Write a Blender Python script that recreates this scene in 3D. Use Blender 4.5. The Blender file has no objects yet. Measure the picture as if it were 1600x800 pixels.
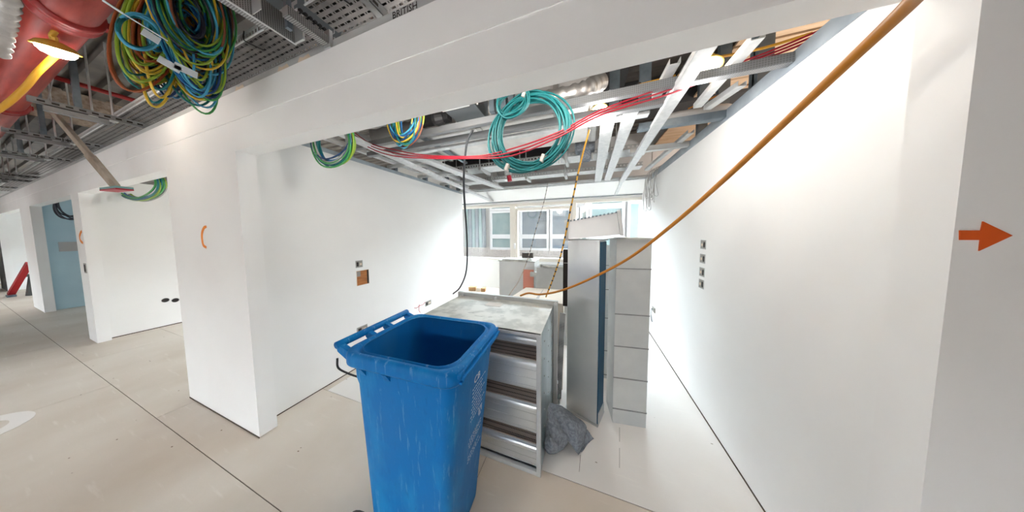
import bpy, bmesh, math, random
from mathutils import Vector, Matrix
random.seed(7)
C = bpy.context.scene.collection
S = bpy.context.scene
PI = math.pi

# ------------------------------------------------------------------ camera
H, YAW, PITCH, ROLL, FPX, PCX, PCY = 1.55, 0.3424, -0.0615, -0.0078, 330.77, 795.28, 383.28
FW = Vector((-math.sin(YAW)*math.cos(PITCH), math.cos(YAW)*math.cos(PITCH), math.sin(PITCH)))
_r = Vector((math.cos(YAW), math.sin(YAW), 0)); _u = _r.cross(FW)
RT = _r*math.cos(ROLL) + _u*math.sin(ROLL); UP = _u*math.cos(ROLL) - _r*math.sin(ROLL)
cd = bpy.data.cameras.new('camera'); cam = bpy.data.objects.new('camera', cd); C.objects.link(cam)
M = Matrix((RT, UP, -FW)).transposed().to_4x4(); M.translation = (0, 0, H); cam.matrix_world = M
cd.sensor_width = 36; cd.lens = FPX/1600*36; cd.shift_x = (800-PCX)/1600; cd.shift_y = (PCY-400)/1600
cd.clip_start = 0.02; cd.clip_end = 200
S.camera = cam

def at(x, y, X=None, Y=None, Z=None):
    "the point of a plane X=, Y= or Z= that lies on the sight line through a photo point"
    d = FW + RT*((x-PCX)/FPX) - UP*((y-PCY)/FPX)
    t = X/d.x if X is not None else Y/d.y if Y is not None else (Z-H)/d.z
    return Vector((0, 0, H)) + d*t

# ------------------------------------------------------------------ world, exposure
W = bpy.data.worlds.new('overcast_sky'); S.world = W; W.use_nodes = True
bg = W.node_tree.nodes['Background']; bg.inputs[0].default_value = (0.85, 0.93, 1.0, 1); bg.inputs[1].default_value = 10.0
S.view_settings.view_transform = 'Standard'; S.view_settings.look = 'None'
S.view_settings.exposure = 1.5; S.view_settings.gamma = 1.0; S.view_settings.use_curve_mapping = False
S.cycles.max_bounces = 10; S.cycles.diffuse_bounces = 9; S.cycles.glossy_bounces = 4; S.cycles.transparent_max_bounces = 12
S.cycles.sample_clamp_indirect = 6; S.cycles.use_denoising = True
S.cycles.caustics_reflective = False; S.cycles.caustics_refractive = False
CORRIDOR_LAMP, ROOM_LAMP = 1.0, 9.0

# ------------------------------------------------------------------ materials
def lin(r, g, b):
    f = lambda c: (c/255/12.92) if c/255 <= .04045 else ((c/255+.055)/1.055)**2.4
    return (f(r), f(g), f(b), 1)
def mat(name, rgb, rough=.6, metal=0, noise=0, scale=8, rgb2=None, bump=0, bscale=60, spec=None, stretch=None, lo=.35, hi=.65):
    m = bpy.data.materials.new(name); m.use_nodes = True; N = m.node_tree.nodes; L = m.node_tree.links
    b = N['Principled BSDF']; c = lin(*rgb)
    b.inputs['Base Color'].default_value = c; b.inputs['Roughness'].default_value = rough; b.inputs['Metallic'].default_value = metal
    if spec is not None: b.inputs['Specular IOR Level'].default_value = spec
    tc = N.new('ShaderNodeTexCoord'); src = tc.outputs['Object']
    if stretch:
        mp = N.new('ShaderNodeMapping'); mp.inputs['Scale'].default_value = stretch; L.new(src, mp.inputs[0]); src = mp.outputs[0]
    if rgb2 is not None:
        n = N.new('ShaderNodeTexNoise'); n.inputs['Scale'].default_value = scale; n.inputs['Detail'].default_value = 6; L.new(src, n.inputs[0])
        r = N.new('ShaderNodeMapRange'); r.inputs[1].default_value = lo; r.inputs[2].default_value = hi; L.new(n.outputs[0], r.inputs[0])
        x = N.new('ShaderNodeMix'); x.data_type = 'RGBA'; x.inputs[6].default_value = c; x.inputs[7].default_value = lin(*rgb2)
        L.new(r.outputs[0], x.inputs[0]); L.new(x.outputs[2], b.inputs['Base Color'])
    if bump:
        n2 = N.new('ShaderNodeTexNoise'); n2.inputs['Scale'].default_value = bscale; n2.inputs['Detail'].default_value = 4; L.new(src, n2.inputs[0])
        bp = N.new('ShaderNodeBump'); bp.inputs['Strength'].default_value = bump; bp.inputs['Distance'].default_value = .01
        L.new(n2.outputs[0], bp.inputs['Height']); L.new(bp.outputs[0], b.inputs['Normal'])
    return m
def spotted(name, rgb, rgb2, spot, rough=.6, spec=.3):
    "dusty board: cloudy colour with small dark specks and faint scuffs"
    m = mat(name, rgb, rough, 0, scale=1.3, rgb2=rgb2, bump=.05, bscale=90, spec=spec)
    N = m.node_tree.nodes; L = m.node_tree.links; b = N['Principled BSDF']
    src = b.inputs['Base Color'].links[0].from_socket
    g = N.new('ShaderNodeNewGeometry')
    mp = N.new('ShaderNodeMapping'); mp.inputs['Scale'].default_value = (6, 11, 1); mp.inputs['Rotation'].default_value = (0, 0, .5); L.new(g.outputs['Position'], mp.inputs[0])
    v = N.new('ShaderNodeTexVoronoi'); v.inputs['Scale'].default_value = 1; L.new(mp.outputs[0], v.inputs[0])
    r = N.new('ShaderNodeMapRange'); r.inputs[1].default_value = .06; r.inputs[2].default_value = .03; L.new(v.outputs['Distance'], r.inputs[0])
    n = N.new('ShaderNodeTexNoise'); n.inputs['Scale'].default_value = 1.7; L.new(g.outputs['Position'], n.inputs[0])
    r2 = N.new('ShaderNodeMapRange'); r2.inputs[1].default_value = .42; r2.inputs[2].default_value = .5; L.new(n.outputs[0], r2.inputs[0])
    mu = N.new('ShaderNodeMath'); mu.operation = 'MULTIPLY'; L.new(r.outputs[0], mu.inputs[0]); L.new(r2.outputs[0], mu.inputs[1])
    x = N.new('ShaderNodeMix'); x.data_type = 'RGBA'; L.new(mu.outputs[0], x.inputs[0]); L.new(src, x.inputs[6]); x.inputs[7].default_value = lin(*spot)
    mp2 = N.new('ShaderNodeMapping'); mp2.inputs['Scale'].default_value = (3, 30, 1); mp2.inputs['Rotation'].default_value = (0, 0, 1.0); L.new(g.outputs['Position'], mp2.inputs[0])
    n3 = N.new('ShaderNodeTexNoise'); n3.inputs['Scale'].default_value = 1.0; n3.inputs['Detail'].default_value = 8; L.new(mp2.outputs[0], n3.inputs[0])
    r3 = N.new('ShaderNodeMapRange'); r3.inputs[1].default_value = .62; r3.inputs[2].default_value = .75; r3.inputs[4].default_value = .3; L.new(n3.outputs[0], r3.inputs[0])
    x2 = N.new('ShaderNodeMix'); x2.data_type = 'RGBA'; L.new(r3.outputs[0], x2.inputs[0]); L.new(x.outputs[2], x2.inputs[6]); x2.inputs[7].default_value = lin(236, 230, 222)
    L.new(x2.outputs[2], b.inputs['Base Color'])
    return m
def perforated(name, rgb, hole, scale, rough=.5, metal=.6, size=.3):
    "sheet punched with holes too small to build"
    m = mat(name, rgb, rough, metal); N = m.node_tree.nodes; L = m.node_tree.links; b = N['Principled BSDF']
    tc = N.new('ShaderNodeTexCoord')
    v = N.new('ShaderNodeTexVoronoi'); v.inputs['Scale'].default_value = scale; v.inputs['Randomness'].default_value = 0; L.new(tc.outputs['Object'], v.inputs[0])
    r = N.new('ShaderNodeMapRange'); r.inputs[1].default_value = size+.04; r.inputs[2].default_value = size-.04; L.new(v.outputs['Distance'], r.inputs[0])
    x = N.new('ShaderNodeMix'); x.data_type = 'RGBA'; x.inputs[6].default_value = lin(*rgb); x.inputs[7].default_value = lin(*hole)
    L.new(r.outputs[0], x.inputs[0]); L.new(x.outputs[2], b.inputs['Base Color'])
    return m
def glow(name, rgb, k):
    m = bpy.data.materials.new(name); m.use_nodes = True; b = m.node_tree.nodes['Principled BSDF']
    b.inputs['Base Color'].default_value = lin(*rgb); b.inputs['Emission Color'].default_value = lin(*rgb); b.inputs['Emission Strength'].default_value = k
    return m
def glass(name, tint=(.96, .98, .98, 1), refl=.06):
    m = bpy.data.materials.new(name); m.use_nodes = True; N = m.node_tree.nodes; L = m.node_tree.links
    N.remove(N['Principled BSDF']); t = N.new('ShaderNodeBsdfTransparent'); t.inputs[0].default_value = tint
    g = N.new('ShaderNodeBsdfGlossy'); g.inputs['Roughness'].default_value = .02; x = N.new('ShaderNodeMixShader'); x.inputs[0].default_value = refl
    L.new(t.outputs[0], x.inputs[1]); L.new(g.outputs[0], x.inputs[2]); L.new(x.outputs[0], N['Material Output'].inputs[0])
    return m
m_plaster = mat('white_plaster', (243, 243, 242), .55, scale=1.5, rgb2=(239, 238, 237), spec=.25)
m_bluewall = mat('pale_blue_board', (186, 210, 220), .6, scale=2, rgb2=(176, 202, 214))
m_patch = mat('filler_patch', (176, 172, 172), .8)
m_edge = mat('raw_board_edge', (214, 196, 176), .8)
m_floor = spotted('dusty_floor_board', (214, 204, 192), (201, 188, 173), (120, 96, 74), .55)
m_floor2 = spotted('pale_screed', (226, 221, 216), (216, 210, 204), (150, 138, 126), .35, .4)
m_joint = mat('dark_joint', (70, 56, 44), .9)
m_deck = mat('dusty_metal_deck', (112, 106, 100), .7, .1, scale=5, rgb2=(92, 88, 84))
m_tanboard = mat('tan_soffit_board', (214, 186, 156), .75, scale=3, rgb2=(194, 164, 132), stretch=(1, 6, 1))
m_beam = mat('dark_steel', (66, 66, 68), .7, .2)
m_fire = mat('fireproof_spray', (176, 160, 144), .95, scale=30, rgb2=(140, 120, 104), bump=.6, bscale=50)
m_galv = mat('galvanised_sheet', (222, 224, 223), .32, .72, scale=3, rgb2=(212, 215, 216), bump=.015, bscale=4)
m_galvreflect = mat('galvanised_reflection', (142, 158, 164), .3, .75, scale=4, rgb2=(120, 138, 146), stretch=(1, 2, .6))  # dark reflection on the attenuator side is put into this colour
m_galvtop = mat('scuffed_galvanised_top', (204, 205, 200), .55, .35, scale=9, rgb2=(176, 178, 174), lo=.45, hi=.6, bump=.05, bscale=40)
m_galvdull = mat('dull_galvanised', (198, 200, 199), .5, .3, scale=5, rgb2=(186, 189, 190))
m_stud = mat('zinc_stud', (130, 142, 150), .45, .6, scale=12, rgb2=(108, 120, 130))
m_grid = mat('white_zinc_channel', (222, 224, 225), .45, .35, scale=25, rgb2=(206, 209, 211))
m_gridgrey = perforated('dimpled_grey_channel', (146, 148, 150), (122, 124, 128), 90, .5, .4, .35)
m_tray = mat('tray_zinc', (132, 128, 126), .55, .3, scale=10, rgb2=(112, 110, 110))
m_trim = mat('blue_grey_track', (170, 180, 188), .5, .2, scale=9, rgb2=(150, 160, 170))
m_strut = mat('strut_zinc', (146, 146, 146), .55, .3, scale=12, rgb2=(124, 126, 128))
m_perfo = perforated('perforated_zinc', (178, 180, 180), (70, 72, 74), 130, .5, .5, .33)
m_mesh = perforated('brown_perforated_liner', (158, 142, 130), (50, 42, 38), 90, .7, .1, .36)
m_red = mat('red_oxide_pipe', (176, 62, 50), .42, 0, scale=4, rgb2=(150, 46, 40), stretch=(1, 8, 8))
m_redcoup = mat('red_coupling', (158, 36, 34), .4)
m_foil = mat('crinkled_foil', (196, 194, 192), .42, .8, scale=16, rgb2=(186, 184, 182), bump=.45, bscale=26)
m_foilflat = mat('flat_foil_facing', (232, 230, 228), .4, .5, scale=6, rgb2=(216, 213, 210), bump=.15, bscale=14)
m_blue = mat('blue_bin_plastic', (0, 108, 178), .5, 0, scale=9, rgb2=(30, 140, 200), bump=.06, bscale=30, lo=.5, hi=.85, spec=.2, stretch=(1, 1, .45))
m_blueinner = mat('blue_bin_inner', (6, 98, 164), .55, 0, spec=.2, scale=5, rgb2=(40, 108, 158), stretch=(1, 1, .25), lo=.5, hi=.8)
def scuffs(m, rgb, stretch, rot, lo, hi, k):
    "long scraped streaks on top of a material's colour"
    N = m.node_tree.nodes; L_ = m.node_tree.links; b = N['Principled BSDF']; src = b.inputs['Base Color'].links[0].from_socket
    tc = N.new('ShaderNodeTexCoord'); mp = N.new('ShaderNodeMapping'); mp.inputs['Scale'].default_value = stretch; mp.inputs['Rotation'].default_value = rot; L_.new(tc.outputs['Object'], mp.inputs[0])
    n = N.new('ShaderNodeTexNoise'); n.inputs['Scale'].default_value = 1; n.inputs['Detail'].default_value = 7; n.inputs['Roughness'].default_value = .65; L_.new(mp.outputs[0], n.inputs[0])
    r = N.new('ShaderNodeMapRange'); r.inputs[1].default_value = lo; r.inputs[2].default_value = hi; r.inputs[4].default_value = k; L_.new(n.outputs[0], r.inputs[0])
    x = N.new('ShaderNodeMix'); x.data_type = 'RGBA'; L_.new(r.outputs[0], x.inputs[0]); L_.new(src, x.inputs[6]); x.inputs[7].default_value = lin(*rgb); L_.new(x.outputs[2], b.inputs['Base Color'])
scuffs(m_blue, (150, 192, 220), (60, 60, 5), (.35, .3, 0), .58, .78, .6)
scuffs(m_blue, (0, 70, 130), (30, 30, 7), (-.3, .5, 0), .60, .75, .5)
scuffs(m_blueinner, (120, 150, 170), (50, 50, 2.5), (0, 0, 0), .66, .8, .6)
m_print = mat('white_print', (222, 230, 234), .6)
m_black = mat('black_rubber', (30, 30, 32), .6)
m_blackcable = mat('black_cable', (40, 44, 50), .5)
m_yellow = mat('yellow_cable', (216, 160, 40), .5)
m_amber = mat('amber_cable', (176, 112, 26), .5)
m_lampyel = mat('yellow_guard', (244, 204, 90), .45)
m_lamp = glow('lit_diffuser', (255, 240, 214), 14)
m_redcable = mat('red_cable', (168, 22, 46), .45)
m_orange = mat('orange_paint', (232, 128, 36), .7, scale=20, rgb2=(240, 146, 50))
m_arrow = mat('orange_arrow', (226, 92, 24), .6)
m_hole = mat('dark_void', (44, 40, 38), .9)
m_ply = mat('plywood_patress', (178, 112, 56), .7, scale=9, rgb2=(150, 90, 42), stretch=(1, 1, 5))
m_boxgrey = mat('socket_box_zinc', (150, 146, 140), .6, .3)
m_cloth = mat('grey_felt_sheet', (132, 138, 146), .95, scale=60, rgb2=(104, 110, 120), bump=.35, bscale=120)
m_bottle = glass('clear_plastic', (.66, .74, .77, 1), .3)
m_card = mat('cream_carton', (236, 226, 212), .8)
m_wood = mat('timber_offcut', (196, 158, 112), .8, scale=12, rgb2=(176, 134, 90))
m_pole = mat('weathered_pole', (176, 164, 150), .7, scale=20, rgb2=(146, 132, 118), stretch=(1, 1, .3))
m_teal = mat('teal_plate', (112, 160, 160), .6)
m_bluecoat = mat('blue_edge', (20, 74, 104), .5, .2)
m_frame = mat('cream_window_frame', (236, 230, 220), .5)
m_framew = mat('white_window_frame', (240, 240, 240), .5)
m_glass = glass('window_glass')
m_fac = mat('facade_grey', (178, 178, 176), .8, scale=2, rgb2=(172, 172, 171))
m_facframe = mat('facade_window_frame', (204, 205, 206), .7)
m_facpane = mat('facade_glass', (118, 126, 134), .5, 0, scale=3, rgb2=(130, 138, 142))
m_facteal = mat('facade_glass_green', (122, 146, 146), .5, 0, scale=3, rgb2=(140, 156, 156))
m_facbrick = mat('pale_brick', (186, 178, 172), .9)
m_grid2 = mat('grey_conduit', (178, 176, 174), .5, .2)
m_redreflect = mat('salmon_reflection', (226, 150, 130), .5)
m_unit = mat('grey_unit_case', (96, 102, 106), .5, .2)
m_label = mat('printed_label', (196, 190, 184), .7)
m_ring = mat('white_overlay', (228, 222, 216), .7)
m_redprop = mat('red_prop', (170, 26, 34), .45)
m_outer = mat('brown_facing_brick', (92, 82, 76), .9, scale=5, rgb2=(80, 70, 64))
m_darkpanel = mat('dark_grey_panel', (74, 76, 74), .7)
COL = {k: mat(k+'_wire', v, .45) for k, v in dict(blue=(28, 104, 168), lightblue=(70, 160, 196), teal=(20, 112, 116), green=(70, 160, 84), lime=(150, 180, 60),
       yellow=(222, 184, 60), brown=(128, 74, 48), rust=(168, 84, 44), dark=(40, 44, 56), navy=(24, 62, 110), grey=(168, 170, 166)).items()}

# ------------------------------------------------------------------ mesh helpers
WL = {}
class MB:
    def __init__(s): s.v = []; s.f = []
    def add(s, vs, fs):
        n = len(s.v); s.v += [Vector(p) for p in vs]; s.f += [tuple(i+n for i in q) for q in fs]; return s
    def box(s, x0, x1, y0, y1, z0, z1):
        return s.add([(x0,y0,z0),(x1,y0,z0),(x1,y1,z0),(x0,y1,z0),(x0,y0,z1),(x1,y0,z1),(x1,y1,z1),(x0,y1,z1)],
                     [(0,3,2,1),(4,5,6,7),(0,1,5,4),(1,2,6,5),(2,3,7,6),(3,0,4,7)])
    def obox(s, c, sz, mx):
        "box of size sz about c, turned by a 3x3 matrix"
        vs = [Vector(c) + mx @ Vector((sx*sz[0]/2, sy*sz[1]/2, sz_*sz[2]/2)) for sz_ in (-1,1) for sx, sy in ((-1,-1),(1,-1),(1,1),(-1,1))]
        return s.add(vs, [(0,3,2,1),(4,5,6,7),(0,1,5,4),(1,2,6,5),(2,3,7,6),(3,0,4,7)])
    def bar(s, a, b, w, h, up=(0,0,1)):
        "rectangular bar from a to b, w wide and h tall"
        a, b = Vector(a), Vector(b); t = (b-a); l = t.length; t.normalize(); r = t.cross(Vector(up))
        if r.length < 1e-4: r = t.cross(Vector((0,1,0)))
        r.normalize(); u = r.cross(t)
        return s.obox((a+b)/2, (l, w, h), Matrix((t, r, u)).transposed())
    def prism(s, prof, a, b, up=(0,0,1), cap=True):
        "profile [(right, up)] swept straight from a to b"
        a, b = Vector(a), Vector(b); t = (b-a).normalized(); r = t.cross(Vector(up)).normalized(); u = r.cross(t); n = len(prof)
        vs = [a + r*p[0] + u*p[1] for p in prof] + [b + r*p[0] + u*p[1] for p in prof]
        fs = [(i, (i+1) % n, n+(i+1) % n, n+i) for i in range(n)]
        if cap: fs += [tuple(range(n-1, -1, -1)), tuple(range(n, 2*n))]
        return s.add(vs, fs)
    def tube(s, pts, r, sides=6, closed=False, cap=True):
        pts = [Vector(p) for p in pts]; n = len(pts); rings = []; ref = None
        for i, p in enumerate(pts):
            t = (pts[(i+1) % n] - pts[i-1]) if closed else (pts[min(i+1, n-1)] - pts[max(i-1, 0)])
            t = t.normalized() if t.length > 1e-9 else Vector((0,0,1))
            if ref is None: ref = t.orthogonal().normalized()
            ref = (ref - t*ref.dot(t)); ref = ref.normalized() if ref.length > 1e-6 else t.orthogonal().normalized()
            bi = t.cross(ref); rr = r[i] if isinstance(r, (list, tuple)) else r
            rings.append([p + (ref*math.cos(2*PI*k/sides) + bi*math.sin(2*PI*k/sides))*rr for k in range(sides)])
        vs = [q for g in rings for q in g]; fs = []
        for i in range(n if closed else n-1):
            j = (i+1) % n
            for k in range(sides):
                k2 = (k+1) % sides; fs.append((i*sides+k, i*sides+k2, j*sides+k2, j*sides+k))
        if cap and not closed: fs += [tuple(range(sides-1, -1, -1)), tuple(range((n-1)*sides, n*sides))]
        return s.add(vs, fs)
    def lathe(s, prof, c, axis=(0,0,1), seg=24):
        "profile [(radius, along)] turned about an axis through c"
        ax = Vector(axis).normalized(); u = ax.orthogonal().normalized(); w = ax.cross(u); c = Vector(c); n = len(prof)
        vs = [c + ax*h + (u*math.cos(2*PI*k/seg) + w*math.sin(2*PI*k/seg))*max(r, 1e-4) for k in range(seg) for r, h in prof]
        fs = [(k*n+i, ((k+1) % seg)*n+i, ((k+1) % seg)*n+i+1, k*n+i+1) for k in range(seg) for i in range(n-1)]
        return s.add(vs, fs)
    def build(s, name, m, parent=None, label=None, cat=None, group=None, kind=None, smooth=False, bevel=0, solid=0, sub=0):
        if parent is not None: base = WL[parent.name]
        elif s.v:
            xs, ys, zs = zip(*[tuple(p) for p in s.v]); base = Vector(((min(xs)+max(xs))/2, (min(ys)+max(ys))/2, min(zs)))
        me = bpy.data.meshes.new(name); me.from_pydata([tuple(p-base) for p in s.v], [], s.f); me.materials.append(m); me.update()
        if s.v:
            bm = bmesh.new(); bm.from_mesh(me); bmesh.ops.recalc_face_normals(bm, faces=bm.faces); bm.to_mesh(me); bm.free()
        if smooth: me.polygons.foreach_set('use_smooth', [True]*len(me.polygons))
        o = bpy.data.objects.new(name, me); C.objects.link(o)
        if parent is not None: o.parent = parent
        else: o.location = base
        WL[o.name] = base
        if solid: d = o.modifiers.new('sheet', 'SOLIDIFY'); d.thickness = solid; d.offset = 0
        if sub: d = o.modifiers.new('smooth', 'SUBSURF'); d.levels = d.render_levels = sub
        if bevel: d = o.modifiers.new('edge', 'BEVEL'); d.width = bevel; d.segments = 2; d.limit_method = 'ANGLE'; d.angle_limit = .6
        return tag(o, label, cat, group, kind)
def tag(o, label=None, cat=None, group=None, kind=None):
    if label: o['label'] = label
    if cat: o['category'] = cat
    if group: o['group'] = group
    if kind: o['kind'] = kind
    return o
def thing(name, loc, label, cat, group=None):
    o = bpy.data.objects.new(name, None); o.empty_display_size = .05; C.objects.link(o); o.location = loc; WL[o.name] = Vector(loc)
    return tag(o, label, cat, group)
def dup(root, loc, label, rz=None):
    "a copy of a thing with copies of its parts and sub-parts"
    r = root.copy(); C.objects.link(r); r.location = loc; r['label'] = label
    if rz is not None: r.rotation_euler.z = rz
    for ch in list(root.children):
        c = ch.copy(); C.objects.link(c); c.parent = r
        for g in ch.children:
            d = g.copy(); C.objects.link(d); d.parent = c
    return r
def smoothpath(pts, n=8):
    "Catmull-Rom through the points"
    P = [Vector(p) for p in pts]; P = [P[0]*2-P[1]] + P + [P[-1]*2-P[-2]]; out = []
    for i in range(1, len(P)-2):
        a, b, c, d = P[i-1:i+3]
        for k in range(n):
            t = k/n; out.append(((b*2) + (c-a)*t + (a*2-b*5+c*4-d)*t*t + (b*3-a-c*3+d)*t**3)*.5)
    out.append(P[-2]); return out
def text(name, s, size, mx, m, parent, label=None):
    cu = bpy.data.curves.new(name, 'FONT'); cu.body = s; cu.size = size; cu.extrude = .0004; cu.resolution_u = 2
    t = bpy.data.objects.new('lettering_source', cu); C.objects.link(t); bpy.context.view_layer.update()
    me = bpy.data.meshes.new_from_object(t.evaluated_get(bpy.context.evaluated_depsgraph_get())); bpy.data.objects.remove(t); bpy.data.curves.remove(cu)
    me.transform(mx); me.transform(Matrix.Translation(-WL[parent.name])); me.materials.clear(); me.materials.append(m); me.name = name
    o = bpy.data.objects.new(name, me); C.objects.link(o); o.parent = parent; WL[o.name] = WL[parent.name]
    return tag(o, label)
def axes(origin, x, y):
    x = Vector(x).normalized(); y = Vector(y).normalized(); m = Matrix((x, y, x.cross(y))).transposed().to_4x4(); m.translation = origin; return m

# ------------------------------------------------------------------ the setting
YF, YI = .79, .89
X1L, X1, X2 = -3.521, -2.307, .788
WLX, WRX = -2.452, .956
HS, HW, HC = 2.134, 2.373, 2.514
YB = 4.4
G = .008
st = dict(kind='structure')

# floor: sub-base and boards
fl = MB().box(-18, 4.5, -5, 5, -.06, -.006).build('floor', m_joint, **st)
def boards(x_edges, y0, y1, m):
    for a, b in zip(x_edges, x_edges[1:]):
        MB().box(a+.002, b-.002, y0+.002, y1-.002, -.006, 0).build('floor_board', m, fl)
boards([-18, -14.2, -11.8, -9.4, -7.0, -4.6], -1.6, .596, m_floor); boards([-4.6, -.7, 1.7, 4.5], -1.6, .596, m_floor)
boards([-18, -15.4, -13, -10.6, -8.2, -5.8], .596, 1.281, m_floor); boards([-5.8, -3.4, -.62, 1.9, 4.5], .596, 1.281, m_floor)
boards([-18, -10.25, -6.62, -2.38], 1.281, 5, m_floor); boards([-2.38, 4.5], 1.281, 5, m_floor2)
boards([-18, -10, -5, 0, 4.5], -5, -1.6, m_floor2)

# front wall: piers with reveals, header with a slightly proud upper board
P4R = at(4, 400, Y=YF).x
fw = MB()
piers = [(X1L, X1), (-6.951, -6.546), (-11.324, -10.19), (P4R-1.2, P4R), (X2, 4.5)]
for a, b in piers: fw.box(a, b, YF, YI, G, HS)
fw.box(-18, 4.5, YF, YI, HS, HC-.006)
wall_front = fw.build('wall_front', m_plaster, **st)
MB().box(-18, 4.5, YF-.004, YF, 2.3316, HC).build('header_board', m_plaster, wall_front)
MB().box(-18, 4.5, YF+.001, YF+.02, HC-.006, HC+.004).build('raw_edge', m_edge, wall_front)
# side walls of the rooms, set back from the reveals
def sidewall(name, x0, x1, y1=3.95, m=m_plaster):
    return MB().box(x0, x1, YI, y1, G, HW).build(name, m, **st)
wall_left = sidewall('wall_left', X1L+.12, WLX)
wall_right = sidewall('wall_right', WRX, WRX+.12, 4.6)
wall_room2 = sidewall('wall_left.001', -6.95+.06, -6.69)
wall_room3 = sidewall('wall_left.002', -11.2, -10.33, 4.5, m_bluewall)
MB().box(-10.329, -10.322, 1.0, 1.75, 1.22, 1.42).build('filler_patch', m_patch, wall_room3, label='grey filler patch')
wall_room4 = sidewall('wall_left.003', P4R-1.0, P4R-.15, 4.5)
MB().box(-6.69, -6.89+.2, 1.02, 1.03, 0, .01)
wall_end = MB().box(-18.1, -18, -5, 5, 0, 3.3).build('wall_end', m_plaster, **st)
MB().box(4.5, 4.6, -5, 5, 0, 3.3).build('wall_end.001', m_plaster, **st)
# room 3 has a blind back wall (no daylight)
MB().box(-10.33, -6.95, 4.4, 4.5, 0, 3.3).build('wall_back.001', m_bluewall, **st)
MB().box(-10.33, -6.95, YI, 4.4, HW, HW+.02).build('ceiling.001', m_bluewall, **st)

# back wall: spandrel, window head, window frames
SILL, HEAD = .905, 2.165
bw = MB()
def spandrel(x0, x1):
    bw.box(x0, x1, YB, YB+.18, 0, SILL); bw.box(x0, x1, YB+.02, YB+.18, HEAD, 3.3)
spandrel(-3.0, 1.1); spandrel(-6.89, -3.4); spandrel(-18, -10.4)
bw.box(1.1, 4.5, YB, YB+.18, 0, 3.3); bw.box(-3.4, -3.0, YB, YB+.18, 0, 3.3)
MB().box(-60, 50, YB+.02, YB+.4, 3.5, 40).build('wall_back.002', m_outer, **st)      # unseen storeys above, added to keep sky light off the facade
MB().box(-30, 20, -9, -8.6, -3, 3.2).build('wall_opposite.002', m_outer, **st)      # unseen block added to hold back sky light from the corridor side
MB().box(-18, 4.5, YB+.18, YB+.3, 0, SILL-.02).box(-18, 4.5, YB+.18, YB+.3, HEAD+.02, 3.5).box(-18, 4.5, YB+.18, YB+.3, -3, 0).build('wall_back.003', m_outer, **st)      # dark brick outer leaf, added to cut light bounced onto the facade
wall_back = bw.build('wall_back', m_plaster, **st)
MB().box(-3.0, 1.08, YB-.03, YB+.1, SILL, SILL+.022).build('sill_board', m_framew, wall_back, bevel=.004)
def window(n, bars, x0, x1):
    w = thing('window_%d' % n, ((x0+x1)/2, YB, SILL), None, None); w['kind'] = 'structure'
    MB().box(x0, x1, YB+.0, YB+.08, HEAD-.055, HEAD).box(x0, x1, YB+.0, YB+.08, SILL+.022, SILL+.06).box(x0, x0+.06, YB, YB+.08, SILL+.06, HEAD-.055).box(x1-.06, x1, YB, YB+.08, SILL+.06, HEAD-.055).build('window_frame', m_frame, w, bevel=.004)
    xs = [x0+.03] + [b for b in bars] + [x1-.03]
    for b, wd in [(b, .12 if i == 0 else .08) for i, b in enumerate(bars)]:
        MB().box(b-wd/2, b+wd/2, YB-.02, YB+.09, SILL+.02, HEAD-.04).build('mullion', m_frame, w, bevel=.006)
    for a, b in zip(xs, xs[1:]):
        MB().box(a+.02, b-.02, YB+.045, YB+.051, SILL+.05, HEAD-.05).build('pane', m_glass, w)
    return w
w1 = window(1, [-1.474, -.2], -2.95, 1.05)
hd = MB().box(-1.44, -1.41, YB-.05, YB-.02, 1.19, 1.31).box(-1.44, -1.41, YB-.075, YB-.05, 1.29, 1.31).build('window_handle', m_framew, w1, bevel=.004)
window(2, [-5.6, -4.5], -6.85, -3.45)
window(3, [-15, -13], -18, -10.5)
# inner frame of the middle light
MB().box(-1.41, -1.36, YB-.01, YB+.07, SILL+.06, HEAD-.1).box(-.3, -.25, YB-.01, YB+.07, SILL+.06, HEAD-.1).box(-1.36, -.3, YB-.01, YB+.07, HEAD-.15, HEAD-.1).box(-1.36, -.3, YB-.01, YB+.07, SILL+.06, SILL+.1).build('sash', m_frame, w1, bevel=.004)
# sloping plasterboard margin above the windows
mg = MB().add([(-3.0,3.95,HW),(WRX,3.95,HW),(WRX,YB+.02,2.2),(-3.0,YB+.02,2.2),(-3.0,3.95,HW+.013),(WRX,3.95,HW+.013),(WRX,YB+.02,2.213),(-3.0,YB+.02,2.213)],
              [(0,1,2,3),(4,7,6,5),(0,4,5,1),(1,5,6,2),(2,6,7,3),(3,7,4,0)]).build('ceiling', m_plaster, **st)
MB().bar((-3.0, YB-.04, 2.208), (WRX, YB-.04, 2.208), .012, .014).build('shadow_bead', m_stud, mg)
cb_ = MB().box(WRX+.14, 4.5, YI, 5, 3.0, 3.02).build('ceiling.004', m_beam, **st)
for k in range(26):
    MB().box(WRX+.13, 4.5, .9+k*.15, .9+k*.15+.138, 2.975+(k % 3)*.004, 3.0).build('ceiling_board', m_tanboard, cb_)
# corrugated deck overhead
dk = MB(); prof = []
y = -5.0
while y < 5.2:
    prof += [(y, 3.28), (y+.09, 3.28), (y+.105, 3.33), (y+.135, 3.33)]; y += .15
n = len(prof)
dk.add([(-18, a, b) for a, b in prof] + [(4.5, a, b) for a, b in prof], [(i, i+1, n+i+1, n+i) for i in range(n-1)])
MB().box(-18, 4.5, -5, 5.2, 3.34, 3.5).build('ceiling.003', m_beam, **st)
dk.build('ceiling.002', m_deck, **st)
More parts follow.
